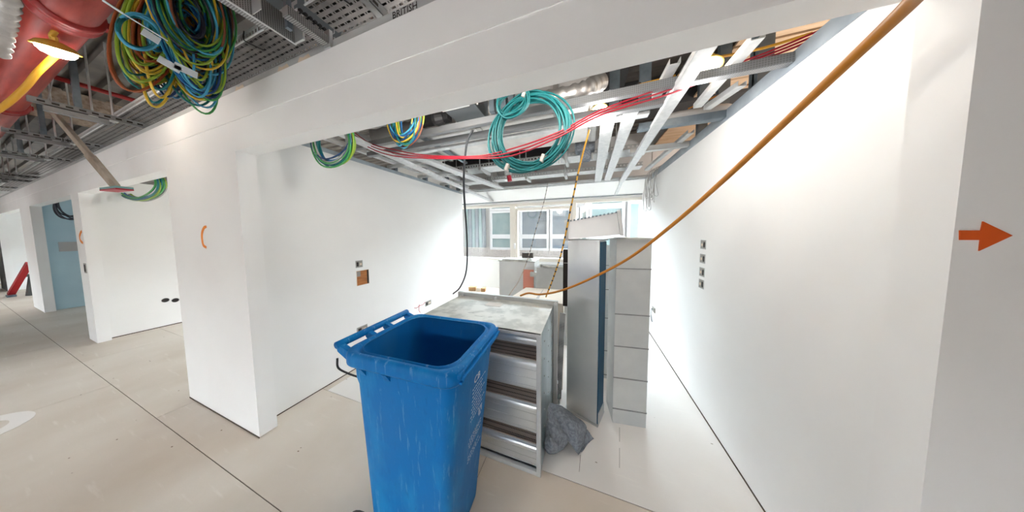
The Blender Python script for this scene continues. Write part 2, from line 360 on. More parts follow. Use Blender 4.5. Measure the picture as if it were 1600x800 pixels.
# dark strips painting the shade in the gaps under the wall boards, hairline cracks
MB().box(WRX-.003, WRX, YI, 3.95, .0, .011).build('gap_shade_right', m_joint, **st)
MB().box(WLX, WLX+.003, YI, 3.95, .0, .008).build('gap_shade_left', m_joint, **st)
MB().box(X1L, X1, YF-.003, YF, .0, .009).build('gap_shade_front', m_joint, **st)
MB().box(-6.69, -6.687, YI, 3.95, .0, .012).build('gap_shade_left.001', m_joint, **st)
for (ax_, ay_, bx_, by_) in ((968, 668, 968, 690), (968, 700, 968, 731), (907, 711, 905, 737)):
    MB().bar(at(ax_, ay_, Z=.0005), at(bx_, by_, Z=.0005), .0022, .001).build('floor_crack', m_joint, fl)
# opposite side of the corridor, behind the camera: openings to daylit rooms
op = MB()
for a, b in ((-18, -13.5), (-10, -6.5), (-3.5, -2.3), (.8, 4.5)): op.box(a, b, -1.7, -1.6, G, 2.5)
op.box(-18, 4.5, -1.7, -1.6, HS, 3.3)
op.build('wall_opposite', m_plaster, **st)
ob = MB()
ob.box(-18, 4.5, -5.1, -5, 0, .5).box(-18, 4.5, -5.1, -5, 2.5, 3.3)
for x in (-18, -13.2, -8.4, -3.6, 1.2, 4.4): ob.box(x, x+.3, -5.1, -5, .5, 2.5)
ob.build('wall_opposite.001', m_plaster, **st)

# wall-top metal tracks
tr = MB().box(-18, 4.5, YF+.004, YF+.09, HC+.004, HC+.008).box(-18, 4.5, YF+.004, YF+.007, HC+.004, HC+.045).build('trim_1', m_galvdull, **st)
text('lettering', 'BRITISH', .042, axes((-.84, YF+.003, HC+.011), (1,0,0), (0,0,1)), m_hole, tr)
for x0 in (-2.25, -1.75, -1.55):
    MB().add([(x0, YF+.002, HC+.004), (x0+.12, YF+.002, HC+.004), (x0+.1, YF+.002, HC+.03), (x0+.05, YF+.002, HC+.022), (x0+.02, YF+.002, HC+.034)], [(0,1,2,3,4)]).build('plaster_smear', m_edge, tr, solid=.001)
MB().box(WRX-.002, WRX+.1, YI, 4.6, HW, HW+.004).box(WRX-.004, WRX, YI, 3.95, HW-.03, HW+.05).build('trim_2', m_trim, **st)
MB().box(WRX+.03, WRX+.034, YI, 3.95, HW+.004, HW+.05).build('track_leg', m_stud, bpy.data.objects['trim_2'])
MB().box(WLX-.1, WLX+.002, YI, 3.95, HW, HW+.004).box(WLX-.002, WLX+.003, YI, 3.95, HW-.012, HW+.03).build('trim_3', m_trim, **st)

# ------------------------------------------------------------------ building across the court
fc = thing('building_facade', (-1, 8.4, -3), 'pale office building with white framed windows and brick spandrels outside the windows', 'building')
FB = MB().box(-18, 12, 8.5, 9, -3, 3.0).build('wall', m_fac, fc)
bk = MB()
z = .15
while z < .86:
    off = 0 if int(z/.075) % 2 else .11
    x = -6+off
    while x < 4:
        bk.box(x, x+.21, 8.42, 8.5, z, z+.062); x += .222
    z += .075
bk.build('brickwork', m_facbrick, fc, kind='stuff')
def fpane(x0, x1, z0, z1, m=m_facpane):
    f = MB().box(x0-.09, x1+.09, 8.4, 8.5, z0-.09, z0).box(x0-.09, x1+.09, 8.4, 8.5, z1, z1+.09).box(x0-.09, x0, 8.4, 8.5, z0, z1).box(x1, x1+.09, 8.4, 8.5, z0, z1).build('window', m_facframe, fc)
    MB().box(x0, x1, 8.46, 8.47, z0, z1).build('pane', m, f)
for a, b in ((-3.78, -2.95), (-2.434, -1.412), (-1.19, -.3), (.25, 1.238)):
    m = m_facteal if b < -2.5 or a > 0 else m_facpane
    fpane(a, b, 1.46, 2.37, m); fpane(a, b, .9, 1.28, m)
    if b < -2.5 or a > 0: fpane(a, b, 2.56, 2.75, m)
fpane(1.5, 1.95, .9, 2.5, m_facteal); fpane(-.08, .05, .9, 2.4, m_facteal)
for k in range(6):
    MB().box(-5.1+k*.17, -5.1+k*.17+.15, 8.42, 8.5, .88, 2.75).build('cladding_panel', m_facpane if k % 2 else m_facteal, fc)
MB().box(-30, 30, 4.7, 40, -3.1, -3).build('ground', m_outer, **st)

# ------------------------------------------------------------------ wheelie bin
def bin_():
    ang = math.radians(2.5); c = Vector((-.732, .848, 0)); U = Vector((math.cos(ang), math.sin(ang), 0)); V = Vector((-U.y, U.x, 0))
    t = thing('wheelie_bin', c, 'open scuffed blue wheelie bin without a lid in the room opening', 'bin'); t.scale = (1.06, 1.06, 1)
    def ring(lu, lv, r, z, du=0, n=5):
        out = []
        for k, (sx, sy) in enumerate(((1,1),(-1,1),(-1,-1),(1,-1))):
            for i in range(n+1):
                a = PI/2*k + PI/2*i/n
                out.append(c + U*(sx*(lu/2-r)+r*math.cos(a)+du) + V*(sy*(lv/2-r)+r*math.sin(a)) + Vector((0,0,z)))
        return out
    def loft(rings, close_last=False):
        m = MB(); n = len(rings[0]); m.v = [p for r in rings for p in r]
        m.f = [(i*n+k, i*n+(k+1) % n, (i+1)*n+(k+1) % n, (i+1)*n+k) for i in range(len(rings)-1) for k in range(n)]
        if close_last: m.f.append(tuple(range((len(rings)-1)*n, len(rings)*n)))
        return m
    body = loft([ring(.495, .41, .05, .985), ring(.49, .405, .05, .90), ring(.48, .395, .05, .87), ring(.40, .315, .045, .06, -.035), ring(.385, .30, .04, .045, -.035)], True)
    body.build('body', m_blue, t, smooth=True)
    inner = loft([ring(.462, .378, .075, 1.025), ring(.45, .365, .07, .92), ring(.38, .295, .05, .075, -.03)], True)
    inner.build('inner_wall', m_blueinner, t, smooth=True)
    rim = loft([ring(.49, .405, .05, .97), ring(.543, .445, .06, .97), ring(.55, .452, .06, .978), ring(.55, .452, .06, 1.015), ring(.54, .442, .06, 1.028), ring(.502, .412, .075, 1.03), ring(.495, .405, .075, 1.018), ring(.476, .39, .075, 1.018), ring(.472, .386, .075, 1.028), ring(.462, .378, .075, 1.027)])
    rim.build('rim', m_blue, t, smooth=True)
    # double ridge on the front lip
    R = Matrix((U, V, Vector((0,0,1)))).transposed()
    rl = MB()
    for dz, du in ((.998, .281), (.980, .274)): rl.obox(c+U*du+Vector((0,0,dz)), (.014, .385, .012), R)
    rl.obox(c+U*.271+Vector((0,0,1.01)), (.012, .40, .02), R)
    rl.build('front_lip', m_blue, t, bevel=.004)
    # triangular gussets below the rim
    for du in (-.17, -.045):
        p = c+U*du-V*.198; q = [p+Vector((0,0,.97)), p-V*.026+Vector((0,0,.97)), p+V*.004+Vector((0,0,.91))]
        MB().add([a+U*s for s in (-.013, .013) for a in q], [(0,1,2),(5,4,3),(0,3,4,1),(1,4,5,2),(2,5,3,0)]).build('gusset', m_blue, t)
    for dv in (-.1, .06):
        p = c+U*.242+V*dv; q = [p+Vector((0,0,.97)), p+U*.025+Vector((0,0,.97)), p+Vector((0,0,.92))]
        MB().add([a+V*s for s in (-.012, .012) for a in q], [(0,1,2),(5,4,3),(0,3,4,1),(1,4,5,2),(2,5,3,0)]).build('gusset', m_blue, t)
    # handle on the rear side
    hb = c - U*.325 + Vector((0,0,1.036))
    MB().tube([hb-V*.20, hb+V*.205], .017, 12).build('handle', m_blue, t, smooth=True)
    for dv in (-.187, -.055, .045, .192):
        MB().add([c-U*.262+V*(dv-.012)+Vector((0,0,.97)), c-U*.262+V*(dv-.012)+Vector((0,0,1.02)), hb+V*(dv-.012)+Vector((-.012,0,.012)), hb+V*(dv-.012)+Vector((0,0,-.03)),
                  c-U*.262+V*(dv+.012)+Vector((0,0,.97)), c-U*.262+V*(dv+.012)+Vector((0,0,1.02)), hb+V*(dv+.012)+Vector((-.012,0,.012)), hb+V*(dv+.012)+Vector((0,0,-.03))],
                 [(0,1,2,3),(7,6,5,4),(0,4,5,1),(1,5,6,2),(2,6,7,3),(3,7,4,0)]).build('handle_bracket', m_blue, t, bevel=.003)
    MB().tube(smoothpath([hb-V*.2+Vector((0,0,-.06)), hb-V*.205+U*.01+Vector((0,0,-.10)), hb-V*.19+U*.04+Vector((0,0,-.13)), c-U*.245-V*.17+Vector((0,0,.88))], 6), .004, 6).build('strap', m_black, t)
    # wheels and axle under the rear edge
    ax = c - U*.255 + Vector((0,0,.1))
    for s in (-1, 1):
        w = MB().lathe([(0, -.02), (.075, -.022), (.098, -.018), (.1, 0), (.098, .018), (.075, .022), (0, .02)], ax+V*s*.19, V, 24).build('wheel', m_black, t, smooth=True)
        MB().lathe([(0, .025), (.03, .025), (.035, .018)], ax+V*s*.19, V*s, 12).build('hub', m_blue, w)
    MB().tube([ax-V*.2, ax+V*.2], .01, 8).build('axle', m_galv, t)
    # worn white print on the front face: emblem, lines of small print, block
    fu = lambda z: .165 + (.24-.165)*(z-.06)/.81 + .0035      # the front face leans outwards
    pr = MB(); rnd = random.Random(3)
    def dash(v0, v1, z0, z1):
        pr.add([c+U*fu(z)+V*v+Vector((0,0,z)) for v, z in ((v0,z0),(v1,z0),(v1,z1),(v0,z1))], [(0,1,2,3)])
    for k, z in enumerate([.815, .795, .775, .755, .735, .715, .695, .675, .655, .56, .545, .53, .515, .47, .455, .44]):
        v = -.035 + rnd.random()*.01
        while v < .1 - (k % 3)*.02:
            w = .004+rnd.random()*.012; dash(v, v+w, z, z+.0055); v += w+.005
    for k in range(4):
        for q in range(5):
            if (k*7+q*3) % 4: dash(.055+q*.008, .061+q*.008, .60+k*.014, .611+k*.014)
    pr.build('small_print', m_print, t, kind='stuff', label='worn lines of small white print')
    text('lettering', 'CB', .05, axes(c+U*(fu(.86)+.001)+V*-.03+Vector((0,0,.845)), V, Vector((0,0,1))+U*.092), m_print, t)
bin_()

# ------------------------------------------------------------------ sound attenuator box
def attenuator():
    x0, x1, y0, y1, z1 = -1.16, -.242, 1.238, 1.80, .925
    t = thing('sound_attenuator', ((x0+x1)/2, (y0+y1)/2, 0), 'big galvanised duct attenuator with rounded splitters standing behind the blue bin', 'attenuator')
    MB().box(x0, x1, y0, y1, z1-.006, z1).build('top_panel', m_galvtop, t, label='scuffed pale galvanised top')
    MB().box(x1-.006, x1, y0, y1, .012, z1-.006).build('side_panel', m_galvreflect, t, label='side panel with a blue-grey reflection in its colour')
    MB().box(x0, x0+.006, y0, y1, .012, z1-.006).build('side_panel', m_galv, t)
    MB().box(x0, x1, y0, y1, 0, .012).build('bottom_panel', m_galv, t)
    fr = MB().box(x1-.026, x1+.002, y0-.004, y0+.02, 0, z1).box(x0-.002, x0+.026, y0-.004, y0+.02, 0, z1).box(x0+.026, x1-.026, y0-.003, y0+.02, z1-.02, z1).box(x0+.026, x1-.026, y0-.003, y0+.02, 0, .028)
    fr.build('front_frame', m_galvdull, t, bevel=.002)
    def splitter(za, zb):
        r = min(.05, (zb-za)/2); prof = []
        for k in range(7): a = PI/2*k/6; prof.append((r-r*math.sin(a) if False else r*(1-math.sin(a)), zb-r+r*math.cos(a)-zb+zb) )
        P = []
        for k in range(6): a = PI/2*k/5; P.append((y0+.012+.03*(1-math.sin(PI/2-a) if True else 0), zb-.035*(1-math.cos(a)) if False else zb-.03*(1-math.sin(a))))
        P = [(y0+.30, zb)] + [(y0+.045-.035*math.sin(PI/2*k/5), zb-.03*(1-math.cos(PI/2*k/5))) for k in range(6)] + [(y0+.01, za+.03)] + [(y0+.045-.035*math.cos(PI/2*k/5), za+.03-.03*math.sin(PI/2*k/5)) for k in range(1, 6)] + [(y0+.30, za)]
        vs = [(x, a, b) for x in (x0+.008, x1-.02) for a, b in P]; n = len(P)
        s = MB().add(vs, [(i, (i+1) % n, n+(i+1) % n, n+i) for i in range(n)] + [tuple(range(n-1,-1,-1)), tuple(range(n, 2*n))]).build('splitter', m_galv, t, smooth=False)
        k = 1
        for zz in [za+(zb-za)*q for q in (.2, .45, .72)]:
            MB().box(x0+.01, x1-.026, y0+.0085, y0+.0105, zz, zz+.0022).build('crease', m_galvdull, s)
    for za, zb in ((.03, .182), (.255, .455), (.54, .742), (.832, .905)): splitter(za, zb)
    for za, zb in ((.182, .255), (.455, .54), (.742, .832)):
        MB().box(x0+.02, x1-.022, y0+.03, y0+.29, za-.004, za+.004).box(x0+.02, x1-.022, y0+.28, y0+.29, za, zb).build('perforated_liner', m_mesh, t, label='brown perforated liner between splitters')
        MB().add([(x0+.02, y0+.045, za+.004), (x1-.022, y0+.045, za+.004), (x1-.022, y0+.2, zb), (x0+.02, y0+.2, zb)], [(0,1,2,3)]).build('perforated_liner', m_mesh, t, solid=.002)
    # rear flange, edge ridge and corner lugs
    MB().box(x0-.03, x1+.035, y1-.004, y1+.03, z1, z1+.035).box(x1, x1+.035, y1-.004, y1+.03, 0, z1).box(x0-.03, x0, y1-.004, y1+.03, 0, z1).build('rear_flange', m_galvdull, t, bevel=.003)
    MB().lathe([(0, .004), (.012, .004), (.014, 0)], (x1+.018, y1-.006, z1+.015), (0,-1,0), 10).build('bolt', m_galv, t)
    for x in (x0+.03, -.78): MB().box(x, x+.018, y1-.03, y1-.004, z1, z1+.022).build('cleat', m_galv, t)
    rv = MB()
    for yy in (y0+.13, y0+.3, y0+.45):
        for k in range(7): rv.box(x1, x1+.003, yy-.004, yy+.004, .1+k*.12, .108+k*.12)
    rv.build('rivet', m_galvtop, t, kind='stuff')
    MB().box(-.80, -.66, y1-.19, y1-.11, z1, z1+.0015).build('sticker', m_label, t, label='faded grey sticker')
    dr = MB(); rnd = random.Random(5)
    for k in range(14):
        x = x0+.05+rnd.random()*.6; yy = y0+.1+rnd.random()*.35; a = rnd.random()*.6
        dr.obox((x, yy, z1+.0006), (.02+.05*rnd.random(), .003, .001), Matrix.Rotation(a, 3, 'Z'))
    dr.build('scratch', m_galvdull, t, kind='stuff')
attenuator()

# ------------------------------------------------------------------ upright duct lengths
def duct(name, fl_, fr_, depth, h, label, m=m_galv, seams=(), flange=True, group=None):
    "upright open rectangular duct; fl_ and fr_ are the feet of its front face"
    a, b = Vector(fl_), Vector(fr_); u = (b-a).normalized(); v = Vector((-u.y, u.x, 0)); w = (b-a).length
    R = Matrix((u, v, Vector((0,0,1)))).transposed(); c = (a+b)/2 + v*depth/2
    t = thing(name, (c.x, c.y, 0), label, 'duct', group); k = .004
    def pn(nm, du, dv, su, sv, z0, z1, mm, par=t):
        return MB().obox(c+u*du+v*dv+Vector((0,0,(z0+z1)/2)), (su, sv, z1-z0), R).build(nm, mm, par)
    f = pn('front_panel', 0, -depth/2+k/2, w, k, 0, h, m)
    r = pn('side_panel', w/2-k/2, 0, k, depth-2*k, 0, h, m); pn('side_panel', -w/2+k/2, 0, k, depth-2*k, 0, h, m)
    pn('rear_panel', 0, depth/2-k/2, w, k, 0, h, m)
    for z in seams:
        pn('seam', 0, -depth/2-.002, w+.004, .006, z, z+.007, m_strut, f)
        pn('seam', w/2+.001, 0, .005, depth, z, z+.007, m_strut, r)
    if flange:
        for z in (0, h-.03):
            for du, dv, su, sv in ((0, -depth/2-.012, w+.05, .024), (0, depth/2+.012, w+.05, .024), (w/2+.012, 0, .024, depth), (-w/2-.012, 0, .024, depth)):
                pn('flange', du, dv, su, sv, z, z+.03 if False else z+.004, m_galvdull)
                pn('flange_lip', du+(su > .03 and 0 or math.copysign(.011, du)), dv+(sv > .03 and 0 or math.copysign(.011, dv)), su if su > .03 else .003, sv if sv > .03 else .003, z, z+.028, m_galvdull)
    return t
d1a, d1b = at(885, 638, Z=0), at(932, 664, Z=0)
duct1 = duct('upright_duct', d1a, d1b, .15, 1.487, 'tall plain galvanised duct length standing next to the attenuator', flange=False)
u1 = (d1b-d1a).normalized(); v1 = Vector((-u1.y, u1.x, 0)); R1 = Matrix((u1, v1, Vector((0,0,1)))).transposed()
for z, nm in ((0, 'foot_flange'), (1.481, 'top_flange')):
    MB().obox((d1a+d1b)/2+v1*.075+Vector((0,0,z+.003)), ((d1b-d1a).length+.03, .19, .006), R1).build(nm, m_galvdull, duct1)
MB().obox(d1b+u1*.012+v1*.075+Vector((0,0,.05)), (.005, .15, .1), R1).build('foot_angle', m_galvdull, duct1)
MB().obox(d1b+u1*.005+v1*.075+Vector((0,0,.74)), (.006, .15, 1.46), R1).build('folded_edge', m_bluecoat, duct1, label='dark blue-grey folded edge')
d2a, d2b = at(957, 660, Z=0), at(1009, 669, Z=0)
duct2 = duct('upright_duct', d2a, d2b, .22, 1.485, 'tall duct with five cross seams standing nearest the right wall', m_galvdull, seams=(.12, .38, .64, .9, 1.26), flange=False)
u2 = (d2b-d2a).normalized(); v2 = Vector((-u2.y, u2.x, 0)); R2 = Matrix((u2, v2, Vector((0,0,1)))).transposed()
for k, (dz, sx, rz) in enumerate(((.003, .29, .02), (.008, .26, -.05), (.013, .2, .06))):
    MB().obox((d2a+d2b)/2+v2*.1+Vector((.01*k, 0, 1.485+dz)), (sx, .26, .004), R2 @ Matrix.Rotation(rz, 3, 'Z')).build('top_sheet', m_galvtop, duct2)
e3 = at(947, 592, Z=0)
duct3 = duct('upright_duct', e3-Vector((.06,0,0)), e3+Vector((.20, .03, 0)), .2, 1.40, 'shadowed seamed duct standing in the gap behind the two tall ducts', m_galv, seams=(.04, .3, .65, .95, 1.2), flange=False)

# short flanged duct section lying tilted on top
def tilted():
    P = [p+Vector((0,0,.014)) for p in (at(884, 350, Y=1.75), at(966, 335, Y=1.75), at(971, 369, Y=1.75), at(886, 377, Y=1.75))]
    t = thing('flanged_duct', (P[2]+P[3])/2, 'short flanged duct section lying tilted on top of the tall ducts', 'duct')
    D = Vector((.03, .16, 0))
    def sheet(nm, q, th=.004, m=m_galv):
        n = (q[1]-q[0]).cross(q[3]-q[0]).normalized()*th; return MB().add(list(q)+[p+n for p in q], [(0,1,2,3),(7,6,5,4),(0,4,5,1),(1,5,6,2),(2,6,7,3),(3,7,4,0)]).build(nm, m, t)
    sheet('front_panel', P); sheet('rear_panel', [p+D for p in P]); sheet('top_panel', [P[0], P[1], P[1]+D, P[0]+D]); sheet('bottom_panel', [P[3], P[2], P[2]+D, P[3]+D])
    for a, b, nm in ((P[1], P[2], 'end_flange'), (P[0], P[3], 'end_flange')):
        e = (P[1]-P[0]).normalized()*(.012 if nm and a is P[1] else -.012)
        m = MB()
        m.bar(a-Vector((0,.012,-.01)), b-Vector((0,.012,.0)), .02, .02, up=(0,1,0)); m.bar(a+D, b+D, .02, .02, up=(0,1,0)); m.bar(a-Vector((0,.015,-.008)), a+D, .02, .018); m.bar(b-Vector((0,.015,0)), b+D, .02, .018)
        m.build(nm, m_galvdull, t)
    m = MB()
    for k in range(14):
        a = P[0].lerp(P[1], (k+.2)/14); b = P[0].lerp(P[1], (k+.7)/14); m.bar(a-Vector((0,.006,-.004)), b-Vector((0,.006,-.004)), .008, .012)
    m.build('corrugated_edge', m_stud, t, kind='stuff')
tilted()

# thin dark slot panel, boxes and offcuts behind
q0, q1 = at(880, 390, Y=1.93), at(889, 390, Y=1.93)
MB().box(q0.x, q1.x+.01, 1.93, 1.97, .88, q0.z).build('dark_slot_panel', m_hole, None, 'thin dark panel standing on a carton beside the plain tall duct', 'insulation', bevel=.004)  # thin panel drawn for the dark slot beside the duct
sl = bpy.data.objects['dark_slot_panel']
for k in range(3): MB().box(q0.x+.008+k*.012, q0.x+.014+k*.012, 1.927, 1.931, 1.27, 1.277).build('fixing', m_label, sl)
a, b = at(780, 409, Y=3.0), at(835, 409, Y=3.0)
dm = duct('sheet_metal_case', (a.x, 3.0, 0), (b.x, 3.0, 0), .35, 1.11, 'waist-high sheet metal case with salmon patch standing under the window', m_galv, flange=False)
MB().box(b.x-.17, b.x-.01, 2.996, 3.0, .62, 1.0).build('painted_reflection', m_redreflect, dm, label='salmon reflection painted on the metal')  # red reflection painted as a thin salmon patch
MB().box(a.x-.01, b.x+.01, 2.98, 3.36, 1.11, 1.125).box(a.x+.05, b.x-.1, 3.0, 3.2, 1.125, 1.14).build('loose_lid', m_galvtop, dm)
g0, g1 = at(815, 399, Y=3.2), at(833, 407, Y=3.2)
vt = MB().box(g0.x, g1.x, 3.21, 3.25, 1.142, g0.z+.04).build('vent_grille', m_boxgrey, None, 'small dark vent grille standing on the waist-high metal case', 'grille')
for k in range(4): MB().box(g0.x+.01, g1.x-.01, 3.205, 3.21, 1.155+k*.02, 1.165+k*.02).build('slat', m_hole, vt)
a, b = at(838, 416, Y=2.9), at(882, 416, Y=2.9)
dn = duct('duct_offcut', (a.x, 2.9, 0), (b.x+.05, 2.9, 0), .3, 1.06, 'short open-topped duct offcut with torn rim beside the metal case', m_galvdull, flange=False)
MB().box(a.x+.1, b.x, 2.88, 2.9, 1.06, 1.09).box(a.x-.09, a.x, 2.9, 2.96, .92, .98).build('torn_tab', m_galvtop, dn)
p = [at(822, 449, Z=.86), at(882, 453, Z=.86), at(880, 475, Z=.86), at(795, 466, Z=.86)]
ct = MB().add(p+[Vector((v.x, v.y, 0)) for v in p], [(0,1,2,3),(7,6,5,4),(0,4,5,1),(1,5,6,2),(2,6,7,3),(3,7,4,0)]).build('carton', m_card, None, 'cream flat-topped carton standing close behind the attenuator', 'carton')
MB().add([v.lerp(w, .48)+Vector((0,0,.001)) for v, w in ((p[0],p[1]),(p[0],p[1]))] + [v+Vector((0,0,.001)) for v in (p[3].lerp(p[2], .55), p[3].lerp(p[2], .48))], [(0,1,2,3)]).build('parcel_tape', m_label, ct)
a, b = at(733, 458, Y=3.6), at(760, 458, Y=3.6)
hb = MB().box(a.x-.1, b.x+.15, 3.5, 3.9, 0, .42).build('packing_crate', m_card, None, 'low pale packing crate under the left part of the window', 'crate', bevel=.01)
zt = .42
for (px0, px1, lab) in ((733, 743, 'brown timber offcut at the left end of the low crate'), (745, 750, 'pale crumpled offcut between two brown ones on the low crate'), (752, 758, 'reddish brown block at the right end of the low crate')):
    a, b = at(px0, 456, Y=3.6), at(px1, 456, Y=3.6)
    MB().obox(((a.x+b.x)/2, 3.62, zt+.035), (b.x-a.x, .1, .07), Matrix.Rotation(.2, 3, 'Z')).build('timber_offcut', m_wood if px0 != 745 else m_card, None, lab, 'offcut', group='offcuts on the crate', bevel=.005)

# plastic bottle and felt sheet on the floor
bp = at(869, 634, Z=0)
bt = MB().lathe([(0, 0), (.03, 0), (.032, .02), (.029, .05), (.032, .07), (.032, .12), (.028, .15), (.014, .18), (.012, .2), (0, .2)], bp+Vector((0,.02,0)), (0,0,1), 16).build('plastic_bottle', m_bottle, None, 'crushed clear plastic bottle standing between attenuator and tall duct', 'bottle', smooth=True)
MB().lathe([(0, .218), (.014, .218), (.014, .198), (0, .198)], bp+Vector((0,.02,0)), (0,0,1), 12).build('cap', m_print, bt)
MB().lathe([(.0325, .075), (.0325, .115)], bp+Vector((0,.02,0)), (0,0,1), 16).build('bottle_label', m_facteal, bt)
def cloth():
    t = thing('felt_sheet', (-.12, 1.55, 0), 'crumpled grey felt sheet dropped on the floor against the attenuator', 'sheet')
    def patch(nm, rows, amp, seed, lift=(0,0,0)):
        "smooth sheet through a grid of points, wrinkled"
        rnd = random.Random(seed); G_ = [smoothpath(r, 7) for r in [[p+Vector(lift) for p in r] for r in rows]]; cols = [smoothpath([g[k] for g in G_], 7) for k in range(len(G_[0]))]
        n = len(cols[0]); m = MB()
        for i, cl in enumerate(cols):
            for j, p in enumerate(cl): m.v.append(p + Vector((0, -1, .6))*amp*(math.sin(i*.9+j*.35+seed)+.6*math.sin(j*1.1-i*.5)) + Vector((rnd.uniform(-1,1), rnd.uniform(-1,1), rnd.uniform(-1,1)))*.0015)
        for v in m.v: v.z = max(v.z, .004); v.x = max(v.x, -.232 if v.y < 1.78 else -.198)
        m.f = [(i*n+j, (i+1)*n+j, (i+1)*n+j+1, i*n+j+1) for i in range(len(cols)-1) for j in range(n-1)]
        return m.build(nm, m_cloth, t, smooth=True, solid=.005)
    A = lambda x, y, Y: at(x, y, Y=Y)
    # left part: hangs against the attenuator and bunches at the foot
    patch('left_fold', [[A(847, 634, 1.50), A(853, 630, 1.53), A(862, 634, 1.56)], [A(849, 660, 1.44), A(860, 655, 1.43), A(877, 664, 1.47)],
                        [A(847, 682, 1.40), A(862, 678, 1.35), A(889, 684, 1.44)], [A(848, 698, 1.37), A(862, 704, 1.34), A(884, 696, 1.45)], [A(852, 706, 1.36), A(863, 709, 1.38), A(878, 703, 1.44)]], .006, 1)
    patch('right_fold', [[A(855, 631, 1.56), A(868, 634, 1.60), A(879, 637, 1.66)], [A(862, 652, 1.50), A(880, 648, 1.53), A(898, 652, 1.62)],
                         [A(876, 676, 1.46), A(893, 668, 1.46), A(915, 666, 1.58)], [A(890, 694, 1.45), A(904, 690, 1.46), A(914, 682, 1.56)], [A(902, 711, 1.452), A(906, 706, 1.48), A(912, 690, 1.54)]], .004, 2, (0, -.012, .022))
    patch('corner_fold', [[A(915, 668, 1.60), A(921, 676, 1.61), A(928, 686, 1.615)], [A(910, 690, 1.54), A(914, 694, 1.55), A(920, 694, 1.57)], [A(903, 711, 1.452), A(906, 708, 1.47), A(910, 704, 1.49)]], .001, 3)
    patch('toe_fold', [[A(849, 690, 1.37), A(858, 683, 1.33), A(868, 690, 1.37)], [A(851, 699, 1.345), A(862, 696, 1.30), A(873, 697, 1.38)], [A(856, 707, 1.34), A(864, 708, 1.36), A(872, 704, 1.40)]], .006, 5, (0, -.008, .014))
cloth()
# offcut leaning behind the attenuator
bb = at(876, 500, Y=1.98)
MB().bar((bb.x-.01, 1.93, .0), (bb.x+.02, 1.97, .80), .05, .012, up=(0,1,0)).build('perforated_strip', m_perfo, None, 'pale perforated metal strip leaning between the attenuator and plain duct', 'strip')

# ------------------------------------------------------------------ back boxes and marks on the walls
def wallbox(px, py, w, h, X, label, group, m=m_boxgrey, ply=False, deep=.04):
    "recessed back box: rim just proud of the plaster, dark well"
    p = at(px, py, X=X); s = 1 if X < 0 else -1
    t = thing('back_box', p, label, 'back box', group)
    y0, y1, z0, z1 = p.y-w/2, p.y+w/2, p.z-h/2, p.z+h/2; k = .004
    xa, xb = sorted((X-s*.001, X+s*.003))
    MB().box(xa, xb, y0-k, y1+k, z0-k, z0).box(xa, xb, y0-k, y1+k, z1, z1+k).box(xa, xb, y0-k, y0, z0, z1).box(xa, xb, y1, y1+k, z0, z1).build('rim', m_galvdull if not ply else m_edge, t)
    xa, xb = sorted((X, X+s*.0012))
    MB().box(xa, xb, y0, y1, z0, z1).build('back_plate', m_ply if ply else m, t)
    if ply:
        MB().box(min(xa, X+s*.003), max(xb, X+s*.003), y0, y0+w*.3, z1-h*.38, z1-.004).build('zinc_bracket', m_boxgrey, t)
        MB().box(min(xa, X+s*.003), max(xb, X+s*.003), y1-w*.14, y1, z0, z1).build('shadow_reveal', m_hole, t)
    else:
        MB().box(min(xa, X+s*.0025), max(xb, X+s*.0025), y0+w*.12, y0+w*.42, z0+h*.15, z1-h*.2).build('knockout', m_hole, t)
        MB().box(min(xa, X+s*.0025), max(xb, X+s*.0025), y0+w*.6, y1-w*.1, z0+h*.3, z0+h*.6).build('lug', m_edge, t)
    return t
wallbox(561, 412.5, .075, .075, WLX, 'small square back box above the plywood cut-out on the left wall', 'wall boxes')
wallbox(567, 433.5, .14, .165, WLX, 'larger square cut-out showing brown plywood in the left wall', 'wall boxes', ply=True)
wallbox(669, 473.5, .14, .075, WLX, 'low back box in the left wall by the attenuator rear corner', 'wall boxes')
wallbox(566, 514.5, .12, .075, WLX, 'low back box in the left wall behind the bin handle', 'wall boxes')
wr = MB(); b0 = at(655, 478, X=WLX+.01)
wr.tube(smoothpath([b0, b0+Vector((.03, -.03, .03)), b0+Vector((.04, -.05, -.05)), b0+Vector((.05, -.03, -.09))], 5), .004, 5)
wr.tube(smoothpath([b0, b0+Vector((.03, .05, .01)), b0+Vector((.04, .09, .04))], 5), .004, 5); wr.tube(smoothpath([b0, b0+Vector((.03, -.08, .0)), b0+Vector((.04, -.14, .02))], 5), .004, 5)
wr.build('loose_wire', m_redcable, None, 'short red wire tails poking out of the left wall low down', 'wire')
for k, (py, lab) in enumerate(((382, 'topmost of four small square back boxes stacked on the right wall'), (404, 'second from top of the four back boxes on the right wall'), (425, 'third from top of the four back boxes on the right wall'), (443.5, 'lowest of four small square back boxes stacked on the right wall'))):
    wallbox(1099-k, py, .075, .07, WRX, lab, 'four boxes in a column', m_ply if False else m_boxgrey)
p = at(1022, 484, X=WRX)
sw = MB().box(WRX-.012, WRX, p.y-.06, p.y+.06, p.z-.03, p.z+.04).build('socket_box', m_boxgrey, None, 'small white socket box with hanging wire low on the far right wall', 'socket')
MB().tube(smoothpath([(WRX-.012, p.y, p.z), (WRX-.05, p.y-.05, p.z+.02), (WRX-.06, p.y-.1, p.z-.1), (WRX-.03, p.y-.05, p.z-.16), (WRX-.02, p.y+.05, p.z-.1)], 6), .006, 5).build('wire', m_gridgrey, sw)
